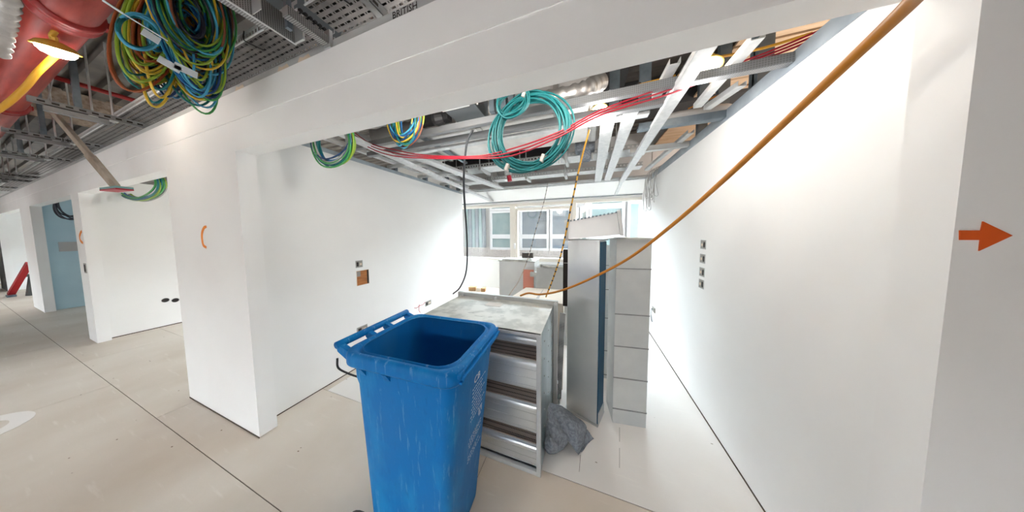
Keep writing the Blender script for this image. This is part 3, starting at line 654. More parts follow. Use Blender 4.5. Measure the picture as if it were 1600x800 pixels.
for px, lab in ((258.5, 'left oval dark socket hole in the neighbouring room wall'), (274, 'right oval dark socket hole in the neighbouring room wall')):
    p = at(px, 469, X=-6.69)
    o = MB().lathe([(0, .004), (.9, .004), (1, 0)], (0,0,0), (1,0,0), 24); o.v = [Vector((p.x+v.x, p.y+v.y*.036, p.z+v.z*.033)) for v in o.v]
    o = o.build('socket_hole', m_hole, None, lab, 'socket', 'pair of socket holes')
    r = MB().lathe([(1, 0), (1.12, .003), (1.0, .006)], (0,0,0), (1,0,0), 24); r.v = [Vector((p.x+v.x, p.y+v.y*.036, p.z+v.z*.033)) for v in r.v]; r.build('rim', m_galvdull, o)
# orange marks on the corridor face
def arc(pxs, w, lab):
    pts = smoothpath([at(x, y, Y=YF) for x, y in pxs], 6); m = MB()
    for i, p in enumerate(pts):
        t = (pts[min(i+1, len(pts)-1)]-pts[max(i-1, 0)]).normalized(); n = Vector((t.z, 0, -t.x)); k = w*(.6+.4*math.sin(PI*i/(len(pts)-1)))
        m.v += [p-n*k/2, p+n*k/2, p-n*k/2-Vector((0,.0015,0)), p+n*k/2-Vector((0,.0015,0))]
    for i in range(len(pts)-1):
        a = 4*i; m.f += [(a+2, a+6, a+7, a+3), (a, a+1, a+5, a+4), (a, a+4, a+6, a+2), (a+1, a+3, a+7, a+5)]
    m.build('spray_mark', m_orange, None, lab, 'mark', 'orange marks')
arc([(323, 354), (319, 356), (316, 364), (316, 374), (318, 383), (323, 387)], .03, 'orange curved spray mark on the wide pier left of the room opening')
arc([(128, 361), (126, 364), (124.5, 370), (126, 376), (130, 380)], .05, 'orange curved spray mark on the narrow far pier')
pa = [at(x, y, Y=YF) for x, y in ((1498, 360), (1531, 360), (1534, 346), (1580, 368), (1528, 392), (1530, 375), (1498, 375))]
MB().add(pa+[p-Vector((0,.002,0)) for p in pa], [tuple(range(6,-1,-1)), tuple(range(7,14))]+[(i, (i+1) % 7, 7+(i+1) % 7, 7+i) for i in range(7)]).build('arrow_mark', m_arrow, None, 'solid orange arrow pointing right on the grey-white wall at the far right', 'arrow')
p = at(133.5, 419, Y=YF); 
wb = MB().box(p.x-.06, p.x+.06, YF-.003, YF, p.z-.07, p.z+.07).build('switch_box', m_boxgrey, None, 'tiny grey switch box below the mark on the narrow far pier', 'back box')
MB().box(p.x-.04, p.x+.03, YF-.005, YF-.003, p.z-.05, p.z+.05).build('knockout', m_hole, wb)
rg = MB(); n = 48; rc = Vector((-4.52, .03, .0015))
for k in range(n):
    a = 2*PI*k/n; rg.v += [rc+Vector((math.cos(a)*.26, math.sin(a)*.235, 0)), rc+Vector((math.cos(a)*.16, math.sin(a)*.145, 0))]
rg.f = [(2*k, (2*k+2) % (2*n), (2*k+3) % (2*n), 2*k+1) for k in range(n)]
rg.build('overlay_ring', m_ring, None, 'white viewer navigation ring laid on the corridor floor at the left edge', 'mark', solid=.002)  # navigation ring of the viewer, drawn as a flat floor mark

# ------------------------------------------------------------------ festoon lamps
def lamp(p, axis, r, power, label, hook=True):
    "bulkhead work lamp: yellow guard over a lit diffuser, lamp below"
    p = Vector(p); ax = Vector(axis).normalized()          # axis points up out of the guard
    t = thing('hanging_work_lamp', p, label, 'lamp', 'work lamps')
    MB().lathe([(0, r*.62), (r*.35, r*.6), (r*.8, r*.38), (r*1.02, r*.1), (r*1.12, 0), (r*1.12, -r*.08), (r*.98, -r*.06), (r*.9, r*.05), (0, r*.1)], p, ax, 24).build('guard', m_lampyel, t, smooth=True)
    MB().lathe([(r*.92, 0), (r*.9, -r*.25), (r*.7, -r*.55), (r*.35, -r*.7), (0, -r*.74)], p, ax, 24).build('diffuser', m_lamp, t, smooth=True)
    MB().tube([p+ax*r*.6, p+ax*r*1.0], r*.2, 10).build('cable_gland', m_lampyel, t)
    if hook: MB().tube([p+ax*r*.9, p+ax*r*1.4+Vector((0,0,.05)), (p.x, p.y, 3.29)], .006, 6).build('flex', m_yellow, t)
    l = bpy.data.lights.new('work_light', 'POINT'); l.energy = power; l.color = (1, .965, .92); l.shadow_soft_size = .1
    o = bpy.data.objects.new('work_light', l); C.objects.link(o); o.parent = t; o.location = -ax*(r*.74+.075)
    return t
LP1 = at(88, 76, X=-3.1)
lamp(LP1, (.25, -.1, 1), .066, CORRIDOR_LAMP, 'lit yellow work lamp under the red pipe in the corridor', False)
LP2 = at(1108, 101, Z=2.47); LP3 = at(937, 171, Z=2.47)
lamp(LP2, (.25, .1, 1), .055, ROOM_LAMP*.24, 'lit yellow work lamp in the room ceiling nearest the right wall', False)
lamp(LP3, (.0, .3, 1), .05, ROOM_LAMP, 'lit work lamp beside the teal cable coil', False)

for x, lab in ((-.85, 'left'), (-.05, 'right')): lamp((x, 1.08, 2.42), (0, 0, 1), .055, ROOM_LAMP*(.42 if x < -.5 else .28), lab+' one of two unseen fill lamps added behind the header')  # out-of-view lamps added to brighten the room walls
def cable(name, pts, r, m, label, cat='cable', group=None, n=8, sides=7):
    return MB().tube(smoothpath(pts, n), r, sides).build(name, m, None, label, cat, group, smooth=True)
# corridor festoon cable
cable('festoon_cable', [at(122, -30, X=-2.75), at(112, 10, X=-2.95), LP1+Vector((.02,-.01,.06))], .011, m_yellow, 'yellow cable feeding the corridor lamp from above', group='yellow lamp cables')
cable('festoon_cable', [LP1+Vector((-.04,.0,-.03)), at(60, 112, X=-3.2), at(38, 138, X=-3.3), at(0, 170, X=-3.45), at(-60, 200, X=-3.6)], .013, m_yellow, 'yellow cable running from the corridor lamp along the red pipe', group='yellow lamp cables')

# ------------------------------------------------------------------ corridor ceiling services
# big red pipe with grooved couplings
PZ = 2.88; PY = .385; PR = .088
pp = thing('red_pipe', (-6, PY, PZ), 'thick red oxide pipe with grooved couplings under the corridor ceiling', 'pipe')
MB().tube([(-14, PY, PZ), (3, PY, PZ)], PR, 28).build('pipe_run', m_red, pp, smooth=True)
for x in (at(160, 58, Z=PZ-PR*.8).x, at(62, 186, Z=PZ-PR).x, -8.8, .6):
    c = MB().lathe([(PR, -.07), (PR+.018, -.066), (PR+.022, -.03), (PR+.012, -.02), (PR+.012, .02), (PR+.022, .03), (PR+.018, .066), (PR, .07)], (x, PY, PZ), (1,0,0), 32).build('coupling', m_redcoup, pp, smooth=True)
    for s in (-1, 1): MB().box(x-.03, x+.03, PY+s*(PR+.01)-.02, PY+s*(PR+.01)+.02, PZ-.02, PZ+.02).build('bolt_lug', m_redcoup, c, bevel=.004)
# second, lower red pipe bend far left
MB().tube([(-14, .16, 2.6), (-5.2, .16, 2.6), (-5.0, .2, 2.66)], .06, 20).build('red_branch_pipe', m_red, None, 'thinner red branch pipe low at the left edge under the big pipe', 'pipe', smooth=True)
for x, y0, lab in ((-4.75, .3, 'thin red sprinkler pipe crossing above the cable tray behind the big pipe'), (-6.4, .35, 'far thin red sprinkler pipe beyond the hanging pole')):
    sp = MB().tube([(x, .1, 3.05), (x, 2.5, 3.05)], .022, 12).build('sprinkler_pipe', m_redcoup, None, lab, 'pipe', 'thin red sprinkler pipes', smooth=True)
    for y in (.62, .98): MB().tube([(x, y-.02, 3.05), (x, y+.02, 3.05)], .03, 12).build('clip', m_beam, sp)
# silver flexible duct at the top left corner
fp = smoothpath([at(8, -50, X=-2.4), at(10, 10, X=-2.55), at(6, 50, X=-2.7), at(2, 88, X=-2.85)], 14)
MB().tube(fp, [.032+.005*math.sin(i*1.9)-.014*i/len(fp) for i in range(len(fp))], 18).build('hanging_flex_duct', m_foil, None, 'crinkled silver flexible duct hanging in the top left corner', 'duct', smooth=True)
# cable tray: bottom with slots, lips with holes
TZ, TY0, TY1 = 2.66, .708, .876
def tray(x0, x1, label):
    t = thing('cable_tray', ((x0+x1)/2, (TY0+TY1)/2, TZ), label, 'cable tray')
    m = MB(); rows = 6; rw = (TY1-TY0)/rows; p = .05
    n = int((x1-x0)/p)
    for r in range(rows):
        a = TY0+r*rw; s0, s1 = a+rw*.33, a+rw*.67
        m.add([(x0, a, TZ), (x1, a, TZ), (x1, s0, TZ), (x0, s0, TZ)], [(0,1,2,3)]); m.add([(x0, s1, TZ), (x1, s1, TZ), (x1, a+rw, TZ), (x0, a+rw, TZ)], [(0,1,2,3)])
        for k in range(n):
            o = x0+k*p+(r % 2)*p/2; w = (.012, .022) if (k+r//2) % 3 else (.018, .026)
            e0, e1 = o, min(o+p-w[1]-.008, x1)
            for q0, q1 in ((o, o+.008), (o+.008+w[1], o+p-.006)) if r % 2 == 0 else ((o, o+.01), (o+.01+w[1], o+p-.004)):
                q1 = min(q1, x1)
                if q1 > q0: m.add([(q0, s0, TZ), (q1, s0, TZ), (q1, s1, TZ), (q0, s1, TZ)], [(0,1,2,3)])
    m.build('slotted_base', m_tray, t)
    for y, nm in ((TY0, 'lip'), (TY1, 'lip')):
        MB().box(x0, x1, y-.001, y+.001, TZ, TZ+.012).box(x0, x1, y-.001, y+.001, TZ+.032, TZ+.05).build('lip', m_galvdull, t)
        b = MB(); x = x0
        while x < x1-.02: b.box(x, x+.012, y-.001, y+.001, TZ+.012, TZ+.032); x += .03
        b.build('lip_web', m_galvdull, t, kind='stuff')
    MB().tube([(x0, TY0-.002, TZ+.002), (x1, TY0-.002, TZ+.002)], .004, 6).build('rolled_edge', m_grid, t)
    cb = MB(); rnd = random.Random(int(abs(x0)*10))
    for k in range(7):
        y = TY0+.015+k*.021; cb.tube([(x0, y, TZ+.014), ((x0+x1)/2, y+rnd.uniform(-.008, .008), TZ+.014), (x1, y, TZ+.014)], .009, 6)
    cb.build('tray_cabling', m_black, t, kind='stuff')
    return t
tray(-1.30, 3.0, 'slotted grey cable tray section above the header at the top centre')
tray(-2.9, -1.36, 'slotted grey cable tray section behind the big multicoloured cable bundle')
tray(-6.2, -2.95, 'slotted grey cable tray section past the hanging pole')
tray(-13.5, -6.25, 'farthest slotted cable tray section at the left edge')
for x, lab in ((-1.85, 'dark zip tie looped round the tray lip left of the perforated bracket'), (-1.1, 'dark zip tie looped round the tray lip right of the perforated bracket')):
    MB().tube(smoothpath([(x, TY0-.004, TZ+.05), (x, TY0-.006, TZ), (x+.01, TY0+.03, TZ-.006), (x+.02, TY0+.07, TZ-.005)], 5), .003, 5).build('zip_tie', m_black, None, lab, 'cable tie', 'tray ties')
# trapeze struts on hangers
def strut(x, y0, y1, z, label, second=True, w=.041):
    t = thing('trapeze_strut', (x, (y0+y1)/2, z), label, 'strut', 'trapeze struts across the corridor')
    k = .003
    MB().box(x-w/2, x+w/2, y0, y1, z-.021, z-.021+k).box(x-w/2, x-w/2+k, y0, y1, z-.021, z+.02).box(x+w/2-k, x+w/2, y0, y1, z-.021, z+.02).build('channel', m_strut, t)
    sl = MB(); y = y0+.03
    while y < y1-.05: sl.box(x+w/2, x+w/2+.0006, y, y+.028, z-.008, z+.006); y += .05
    sl.build('slot', m_hole, t, kind='stuff')
    if second: MB().box(x-w/2, x+w/2, y0+.05, y0+.30, z-.068, z-.028).build('splice_channel', m_strut, t)
    for y in (y0+.235, y1-.18):
        r = MB().tube([(x, y, z-.04), (x, y, 3.29)], .006, 8).build('threaded_rod', m_galv, t)
        MB().box(x-.02, x+.02, y-.02, y+.02, z-.03, z-.022).tube([(x, y, z-.035), (x, y, z-.02)], .012, 6).build('washer_nut', m_galv, r)
    MB().box(x-.018, x+.018, y0+.165, y0+.195, z+.02, 3.28).build('hanger_channel', m_stud, t)
    return t
sx = [at(160, 182, Z=2.62).x, at(164, 231, Z=2.62).x, at(117, 253, Z=2.62).x, at(60, 278, Z=2.62).x]
for x, lab in zip(sx, ('zinc trapeze strut nearest the hanging cable bundle', 'zinc trapeze strut crossed by the hanging pole', 'third zinc trapeze strut along the corridor past the pole', 'farthest zinc trapeze strut at the left edge')):
    s_ = strut(x, .36, .862, 2.625, lab)
    if x < sx[0]: text('lettering', 'H', .05, axes((x+.0225, .62, 2.607), (0,1,0), (0,0,1)), m_hole, s_)
strut(at(583, 12, Z=2.62).x, .3, .862, 2.632, 'zinc strut under the tray at the top centre', second=False)
strut(-10.3, .36, .862, 2.625, 'dim trapeze strut at the far left end of the corridor'); strut(-12.0, .36, .862, 2.625, 'dimmest trapeze strut past all others on the left')
# wide perforated bracket near the camera
bx = thing('perforated_bracket', (-1.36, .5, 2.5), 'wide perforated zinc channel jutting across the tray at the top', 'bracket')
MB().box(-1.40, -1.37, .15, .70, 2.515, 2.518).box(-1.37, -1.367, .15, .70, 2.495, 2.60).box(-1.44, -1.40, .15, .62, 2.515, 2.518).build('perforated_web', m_perfo, bx)
MB().bar((-1.372, .15, 2.497), (-1.372, .70, 2.497), .008, .008).build('white_edge', m_grid, bx)
MB().box(-1.372, -1.30, .55, .552, 2.50, 2.60).build('stiffener', m_galv, bx); MB().box(-1.372, -1.30, .692, .70, 2.495, 2.61).build('stiffener', m_galv, bx)
MB().box(-1.30, -1.26, .62, .80, 2.53, 2.57).build('cleat_arm', m_perfo, bx); MB().box(-1.30, -1.25, .78, .795, 2.515, 2.60).build('end_plate', m_galv, bx)
MB().box(-1.33, -1.31, .2, .22, 2.51, 3.29).box(-1.33, -1.31, .64, .66, 2.51, 3.29).build('hanger_channel', m_stud, bx)
# beam with spray fireproofing, grey trunking, concrete drop
MB().box(-2.1, -1.75, -1.5, 1.2, 2.98, 3.3).build('beam_fireproofed', m_fire, None, 'rough beige fireproofed beam above the cable bundle', 'beam', kind='structure')
MB().box(-1.75, -1.62, .5, 1.1, 2.86, 2.98).build('grey_trunking', m_unit, None, 'dark grey trunking between fireproofed beam and perforated bracket', 'trunking')
MB().box(-6.2, -5.9, -1.5, 4.3, 2.98, 3.3).build('beam_fireproofed.001', m_fire, None, 'pale beam crossing over the red pipe far left', 'beam', kind='structure')
bc = thing('hanging_blue_cabling', (-5.5, .12, 2.7), 'loose blue cables at the left edge above the red pipe', 'cable')
for k in range(5): MB().tube(smoothpath([(-6.5, .1+k*.01, 2.95), (-5.6, .12+k*.012, 2.80-k*.02), (-4.9, .12+k*.01, 2.92), (-4.6, .1+k*.01, 3.29)], 8), .012, 6).build('cable', COL['navy' if k % 2 else 'blue'], bc, smooth=True)
# hanging pole with head plate
p0, p1 = at(182, 293, Y=.70), at(84, 176, Y=.50)
po = thing('hanging_pole', p0, 'weathered pole hanging from the strut with a teal plate at its lower end', 'pole')
MB().bar(p1+(p1-p0)*.12, p0, .04, .03).build('shaft', m_pole, po, bevel=.004)
MB().bar(p0.lerp(p1, .02), p0.lerp(p1, .45), .05, .038).build('sleeve', m_pole, po, bevel=.004)
MB().tube([p1+(p1-p0)*.10, Vector((p1.x, .56, 3.29))], .004, 6).build('tie_wire', m_galv, po)
hp = MB().obox(p0+Vector((0,0,-.01)), (.30, .09, .02), Matrix.Rotation(.1, 3, 'Z')).build('head_plate', m_teal, po, bevel=.003)
MB().obox(p0+Vector((0,0,-.026)), (.30, .09, .012), Matrix.Rotation(.1, 3, 'Z')).build('red_pad', m_redcable, po)

# ------------------------------------------------------------------ cable coils
def loops(parent, centre, ux, uz, specs, n=40):
    "each spec: (radius x, radius z, shift x, shift z, tilt, wire radius, colour, depth)"
    ux, uz = Vector(ux).normalized(), Vector(uz).normalized(); un = ux.cross(uz)
    for (rx, rz, dx, dz, tl, r, col, dep) in specs:
        pts = []
        for k in range(n):
            a = 2*PI*k/n; x = rx*math.cos(a); z = rz*math.sin(a); x, z = x*math.cos(tl)-z*math.sin(tl), x*math.sin(tl)+z*math.cos(tl)
            pts.append(Vector(centre)+ux*(x+dx)+uz*(z+dz)+un*(dep+.006*math.sin(3*a+dx*90)))
        MB().tube(pts, r, 6, closed=True).build('cable_loop', COL[col], parent, smooth=True)
rnd = random.Random(11)
cc = at(826, 206, Y=1.34)
tc = thing('hanging_cable_coil', cc, 'large teal cable coil hanging in the middle of the room ceiling', 'cable coil', 'cable coils')
loops(tc, cc, (1,0,0), (0,0,1), [(rnd.uniform(.205, .26), rnd.uniform(.185, .24), rnd.uniform(-.025, .025), rnd.uniform(-.02, .012), rnd.uniform(-.3, .3), .0055, 'teal', rnd.uniform(-.02, .02)) for k in range(22)], 44)
c2 = at(801, 160, Y=1.32)
loops(tc, c2, (1,0,0), (0,0,1), [(rnd.uniform(.085, .11), rnd.uniform(.07, .1), rnd.uniform(-.01, .01), rnd.uniform(-.01, .01), .3, .0055, 'teal', rnd.uniform(-.015, .015)) for k in range(7)], 32)
for px, py in ((848, 248), (793, 262), (820, 148)): MB().obox(at(px, py, Y=1.325), (.02, .05, .045), Matrix.Rotation(.4, 3, 'Y')).build('tape_tie', m_label, tc, bevel=.003)
mix = ['blue', 'teal', 'green', 'lime', 'navy', 'brown', 'yellow', 'lightblue', 'grey', 'dark']
cl = at(519, 222, Y=1.12)
t2 = thing('hanging_cable_coil', cl, 'green and blue cable coil over the left wall top beside the header', 'cable coil', 'cable coils')
loops(t2, cl, (1,.1,0), (0,0,1), [(rnd.uniform(.15, .205), rnd.uniform(.13, .18), rnd.uniform(-.015, .015), rnd.uniform(-.02, .02), rnd.uniform(-.2, .2), .006, ['green', 'teal', 'navy', 'grey', 'lime', 'blue'][k % 6], rnd.uniform(-.02, .02)) for k in range(20)], 36)
cm = at(634, 186, Y=1.3)
t3 = thing('hanging_cable_coil', cm, 'multicoloured cable coil between the left channels and the grey unit', 'cable coil', 'cable coils')
loops(t3, cm, (1,0,0), (0,0,1), [(rnd.uniform(.07, .155), rnd.uniform(.13, .19), rnd.uniform(-.02, .02), rnd.uniform(-.03, .02), rnd.uniform(-.35, .1), .006, mix[k % 8], rnd.uniform(-.03, .03)) for k in range(26)], 34)
c4 = at(221, 291, Y=1.15)
t4 = thing('hanging_cable_coil', c4, 'green and blue coil hanging in the neighbouring room opening', 'cable coil', 'cable coils')
loops(t4, c4, (1,0,0), (0,0,1), [(rnd.uniform(.70, .82), rnd.uniform(.17, .215), rnd.uniform(-.03, .03), rnd.uniform(-.01, .01), -.03, .010, ['green', 'teal', 'navy', 'lime', 'grey', 'blue'][k % 6], rnd.uniform(-.04, .04)) for k in range(14)], 44)
c5 = at(109, 322, X=-9.9)
t5 = thing('hanging_cable_coil', c5, 'small dark cable coil hanging in the dim blue room', 'cable coil', 'cable coils')
loops(t5, c5, (.3,1,0), (0,0,1), [(rnd.uniform(.1, .16), rnd.uniform(.2, .28), 0, 0, rnd.uniform(-.2, .2), .012, 'dark', rnd.uniform(-.03, .03)) for k in range(5)], 30)
# the big bundle over the corridor tray
bp_ = at(268, 60, X=-1.87)
bu = thing('hanging_cable_bundle', bp_, 'big tangled bundle of blue green yellow and brown wires over the corridor tray', 'cable bundle')
def pxloop(cx, cy, hw, hh, tilt, col, X, r=.0046, n=40):
    pts = []; ph = rnd.uniform(0, 6)
    for k in range(n):
        a = 2*PI*k/n; x = hw*math.cos(a); y = hh*math.sin(a); x *= 1-.25*math.sin(a) if False else 1
        pts.append(at(cx+x*math.cos(tilt)-y*math.sin(tilt), cy+x*math.sin(tilt)+y*math.cos(tilt), X=X+.02*math.sin(a*2+ph)))
    MB().tube(pts, r, 6, closed=True).build('cable_loop', COL[col], bu, smooth=True)
for k in range(46):   # left lobe: yellow, brown, rust
    s = rnd.uniform(.3, 1); pxloop(235+rnd.uniform(-8, 14)+(1-s)*25, 42+rnd.uniform(-12, 10), 58*s, 104*s+rnd.uniform(-12, 6), .22+rnd.uniform(-.14, .14), rnd.choice(['yellow', 'yellow', 'lime', 'brown', 'brown', 'rust', 'rust', 'lightblue', 'dark', 'teal', 'lime']), -1.87+rnd.uniform(-.10, .03))
for k in range(48):   # right lobe: blue, green
    s = rnd.uniform(.35, 1); pxloop(300+rnd.uniform(-12, 10)-(1-s)*6, 14+rnd.uniform(-14, 10), 52*s, 102*s+rnd.uniform(-8, 6), -.42+rnd.uniform(-.12, .12), rnd.choice(['blue', 'blue', 'navy', 'navy', 'lightblue', 'green', 'green', 'teal', 'lime', 'brown', 'dark', 'yellow']), -1.81+rnd.uniform(-.06, .06))
for k in range(50):   # lowest lobe
    s = rnd.uniform(.35, 1); pxloop(296+rnd.uniform(-12, 12), 72+rnd.uniform(-14, 6), 42*s+rnd.uniform(-8, 4), 102*s+rnd.uniform(-6, 6), -.30+rnd.uniform(-.12, .10), rnd.choice(['blue', 'lightblue', 'lightblue', 'green', 'yellow', 'lime', 'navy', 'brown', 'dark', 'teal']), -1.87+rnd.uniform(-.08, .06))
for k in range(10):   # middle filler
    pxloop(255+rnd.uniform(-10, 10), 60+rnd.uniform(-14, 14), 26+rnd.uniform(-8, 10), 92+rnd.uniform(-10, 10), rnd.uniform(-.25, .12), rnd.choice(['dark', 'navy', 'brown', 'teal', 'lime', 'yellow', 'blue']), -1.92+rnd.uniform(-.06, .04))
for k in range(5): pxloop(216+rnd.uniform(-2, 2), 48+rnd.uniform(-4, 4), 33+rnd.uniform(-3, 3), 24+rnd.uniform(-3, 3), .5, 'teal' if k % 2 else 'lightblue', -1.76)
for (px, py, w, a) in ((265, 101, .055, .3), (291, 110, .06, .12), (236, 57, .04, .3)): MB().obox(at(px, py, X=-1.73), (.004, w, .03), Matrix.Rotation(-a, 3, 'X')).build('tape_tie', m_print, bu)
MB().tube([at(160, 0, X=-1.70), at(192, 21, X=-1.70)], .004, 6).tube([at(192, 21, X=-1.70), at(262, 64, X=-1.72)], .0025, 6).build('cord', m_print, bu)

# ------------------------------------------------------------------ room ceiling grid and services
def chan(name, a, b, w, h, m, label, cat='channel', group=None, lip=True):
    "pressed steel channel from a to b, open side up"
    a, b = Vector(a), Vector(b); k = .0025
    t = MB().prism([(-w/2, h/2), (-w/2, -h/2), (w/2, -h/2), (w/2, h/2), (w/2-k, h/2), (w/2-k, -h/2+k), (-w/2+k, -h/2+k), (-w/2+k, h/2)], a, b)
    if lip: t.prism([(-w/2+k+.001, -h/2-.0015), (w/2-k-.001, -h/2-.0015), (w/2-k-.001, -h/2), (-w/2+k+.001, -h/2)], a, b)
    return t.build(name, m, None, label, cat, group)
def L(px, py, z): return at(px, py, Z=z)
gA = L(1000, 146, HW).y; gB = L(890, 190, HW).y
chan('cross_channel', (-2.3, gA, HW+.02), (WRX+.08, gA, HW+.02), .045, .045, m_gridgrey, 'dimpled grey cross channel nearest the header', group='cross channels')
chan('cross_channel', (-2.2, gB, HW+.02), (.55, gB, HW+.02), .05, .04, m_gridgrey, 'second dimpled grey cross channel just beyond the first', group='cross channels')
chan('cross_channel', (-2.0, gB+.12, HW+.015), (.42, gB+.12, HW+.015), .06, .02, m_grid, 'white flat cross channel directly beyond the second grey one', group='cross channels')
chan('cross_channel', (.40, L(1060, 195, HW).y, HW+.02), (WRX+.1, L(1060, 195, HW).y, HW+.02), .06, .05, m_stud, 'short grey cross channel under the bent conduits by the right wall', group='cross channels')
chan('cross_channel', (.45, L(1050, 233, HW).y, HW+.03), (WRX+.1, L(1050, 233, HW).y, HW+.03), .05, .05, m_galvdull, 'far short grey cross channel near the right wall', group='cross channels')
chan('cross_channel', (-2.6, 3.93, HW+.02), (WRX+.1, 3.93, HW+.02), .05, .04, m_grid, 'white edge channel along the window margin', group='cross channels')
chan('cross_channel', (-2.6, 3.84, HW+.025), (WRX+.1, 3.84, HW+.025), .04, .03, m_galvdull, 'grey edge channel beside the window margin channel', group='cross channels')
zl = HW-.005
chan('long_channel', (-1.86, .95, zl), (-1.92, 4.3, 2.23), .075, .026, m_grid, 'long white channel running to the window from the left coil', group='long channels')
chan('long_channel', (L(625, 240, zl).x, L(625, 240, zl).y, zl+.03), (-1.52, 3.95, zl+.03), .14, .03, m_grid, 'wide white channel right of the long left one', group='long channels')
chan('long_channel', (.492, .9, zl), (.56, 3.95, zl), .075, .03, m_grid, 'long white channel running to the window below the right lamp', group='long channels')
chan('long_channel', (.56, 3.95, zl), (.53, 4.36, 2.22), .05, .02, m_grid, 'white channel end piece on the sloping window margin', group='long channels')
chan('long_channel', (.155, gB+.05, zl+.03), (.20, 3.9, zl+.03), .10, .03, m_grid, 'left of two wide white channels behind the middle lamp', group='long channels')
chan('long_channel', (.30, gB+.05, zl+.03), (.34, 3.9, zl+.03), .09, .03, m_grid, 'right of two wide white channels behind the middle lamp', group='long channels')
for x0, y0, x1, y1, z, lab in ((1100, 70, 1040, 160, HW+.058, 'short pale strut left of the right lamp'), (1055, 95, 1025, 150, HW+.058, 'second pale strut left of the right lamp'), (1185, 55, 1090, 165, HW+.058, 'pale strut sloping right of the right lamp'), (1160, 130, 1105, 168, HW+.058, 'pale strut below the right lamp'), (1080, 205, 1010, 265, HW+.058, 'thin pale strut beside the long right channel'), (1120, 200, 1040, 270, HW+.058, 'thin pale strut nearest the right wall top')):
    chan('diagonal_strut', L(x0, y0, z), L(x1, y1, z), .05, .03, m_grid, lab, 'strut', 'pale diagonal struts')
# studs above the right wall, with track
for k, (px, w) in enumerate(((1195, 15), (1186, 10), (1128, 12), (1096, 10))):
    py = (60, 110, 165, 200)[k]; y = at(px, py, X=WRX+.05).y
    w_ = .07
    MB().prism([(-w_/2, .022), (-w_/2, -.022), (w_/2, -.022), (w_/2, .022), (w_/2-.003, .022), (w_/2-.003, -.019), (-w_/2+.003, -.019), (-w_/2+.003, .022)], (WRX+.05, y, HW+.004), (WRX+.05, y, 3.28), up=(0,1,0)).build('wall_stud', m_stud, None, ('nearest', 'second', 'third', 'fourth')[k] + ' zinc stud rising from the right wall top to the deck', 'stud', 'studs on the right wall')
for k, y in enumerate((1.7, 2.3, 2.9, 3.5, 3.88)):
    MB().prism([(-.035, .022), (-.035, -.022), (.035, -.022), (.035, .022), (.032, .022), (.032, -.019), (-.032, -.019), (-.032, .022)], (WLX-.05, y, HW+.004), (WLX-.05, y, 3.28), up=(0,1,0)).build('wall_stud', m_stud, None, ('nearest', 'second', 'middle', 'fourth', 'farthest')[k] + ' zinc stud rising from the left wall top to the deck', 'stud', 'studs on the left wall')
for k, (px, py) in enumerate(((960, 130), (1008, 118))):
    p = L(px, py, 2.7); MB().box(p.x-.035, p.x+.035, p.y-.02, p.y+.02, HW+.05, 3.28).build('hanger_stud', m_stud, None, ('blue-grey hanger left of the yellow conduit', 'blue-grey hanger crossing the yellow conduit')[k], 'hanger', 'hangers')
for x, z, w, m, lab in ((-2.36, 2.47, .05, m_grid, 'lower white rail running just above the left wall top'), (-2.30, 2.60, .06, m_galvdull, 'upper grey rail running above the left wall top'), (-2.2, 2.52, .04, m_grid, 'thin white rail nearest the left wall in the void')):
    chan('wall_rail', (x, .95, z), (x, 3.9, z), w, .035, m, lab, 'channel', 'rails over the left wall')
for k, y in enumerate((1.3, 2.5)):
    MB().tube(smoothpath([(-2.5, y, 2.62), (-2.38, y, 2.56), (-2.30, y+.03, 2.47), (-2.26, y+.12, 2.44), (-2.25, y+.4, 2.44)], 6), .022, 10).build('bent_conduit', m_grid2, None, ('nearer', 'farther')[k]+' pale conduit bending over the left wall top', 'conduit', 'left conduits', smooth=True)
for k, y in enumerate((2.2, 2.75, 3.3)): chan('cross_channel', (-2.5, y, 2.44), (-1.62, y, 2.44), .05, .035, m_galvdull, ('nearest', 'middle', 'farthest')[k]+' short cross channel between left wall top and long channels', group='cross channels')
# foil-faced ducts
fd = thing('hanging_foil_duct', (-.9, 2.3, 2.5), 'bright foil faced flat duct spanning the middle of the room ceiling', 'duct')
MB().box(-2.3, .02, 1.78, 2.45, 2.50, 2.78).build('duct_body', m_foilflat, fd, bevel=.02)
for x in (-1.7, -.95, -.25): MB().box(x, x+.05, 1.77, 2.46, 2.492, 2.79).build('joint_band', m_foil, fd)
MB().box(.02, .12, 1.76, 2.47, 2.49, 2.8).build('crinkled_end', m_foil, fd, bevel=.03)
for x, y in ((-1.5, 2.5), (-.2, 2.5), (-1.5, 1.74), (-.2, 1.74)): MB().tube([(x, y, 2.47), (x, y, 3.29)], .005, 6).build('threaded_rod', m_galv, fd)
for y in (1.74, 2.5): pass
for x in (-1.5, -.2): MB().box(x-.02, x+.02, 1.70, 2.53, 2.465, 2.49).build('bearer', m_stud, fd)
fx = smoothpath([(-2.4, 1.62, 2.72), (-1.7, 1.60, 2.70), (-1.35, 1.65, 2.74), (-1.0, 1.64, 2.78)], 16)
MB().tube(fx, [.10+.006*math.sin(i*1.7) for i in range(len(fx))], 18).build('hanging_flex_duct', m_foil, None, 'crinkled foil flexible duct behind the multicoloured coil', 'duct', smooth=True)
fx = smoothpath([(-.68, 1.52, 2.47), (-.4, 1.52, 2.46), (-.05, 1.53, 2.47), (.1, 1.62, 2.56)], 16)
MB().tube(fx, [.052+.006*math.sin(i*1.7) for i in range(len(fx))], 18).build('hanging_flex_duct', m_foil, None, 'crinkled foil flexible duct behind the teal coil', 'duct', smooth=True)
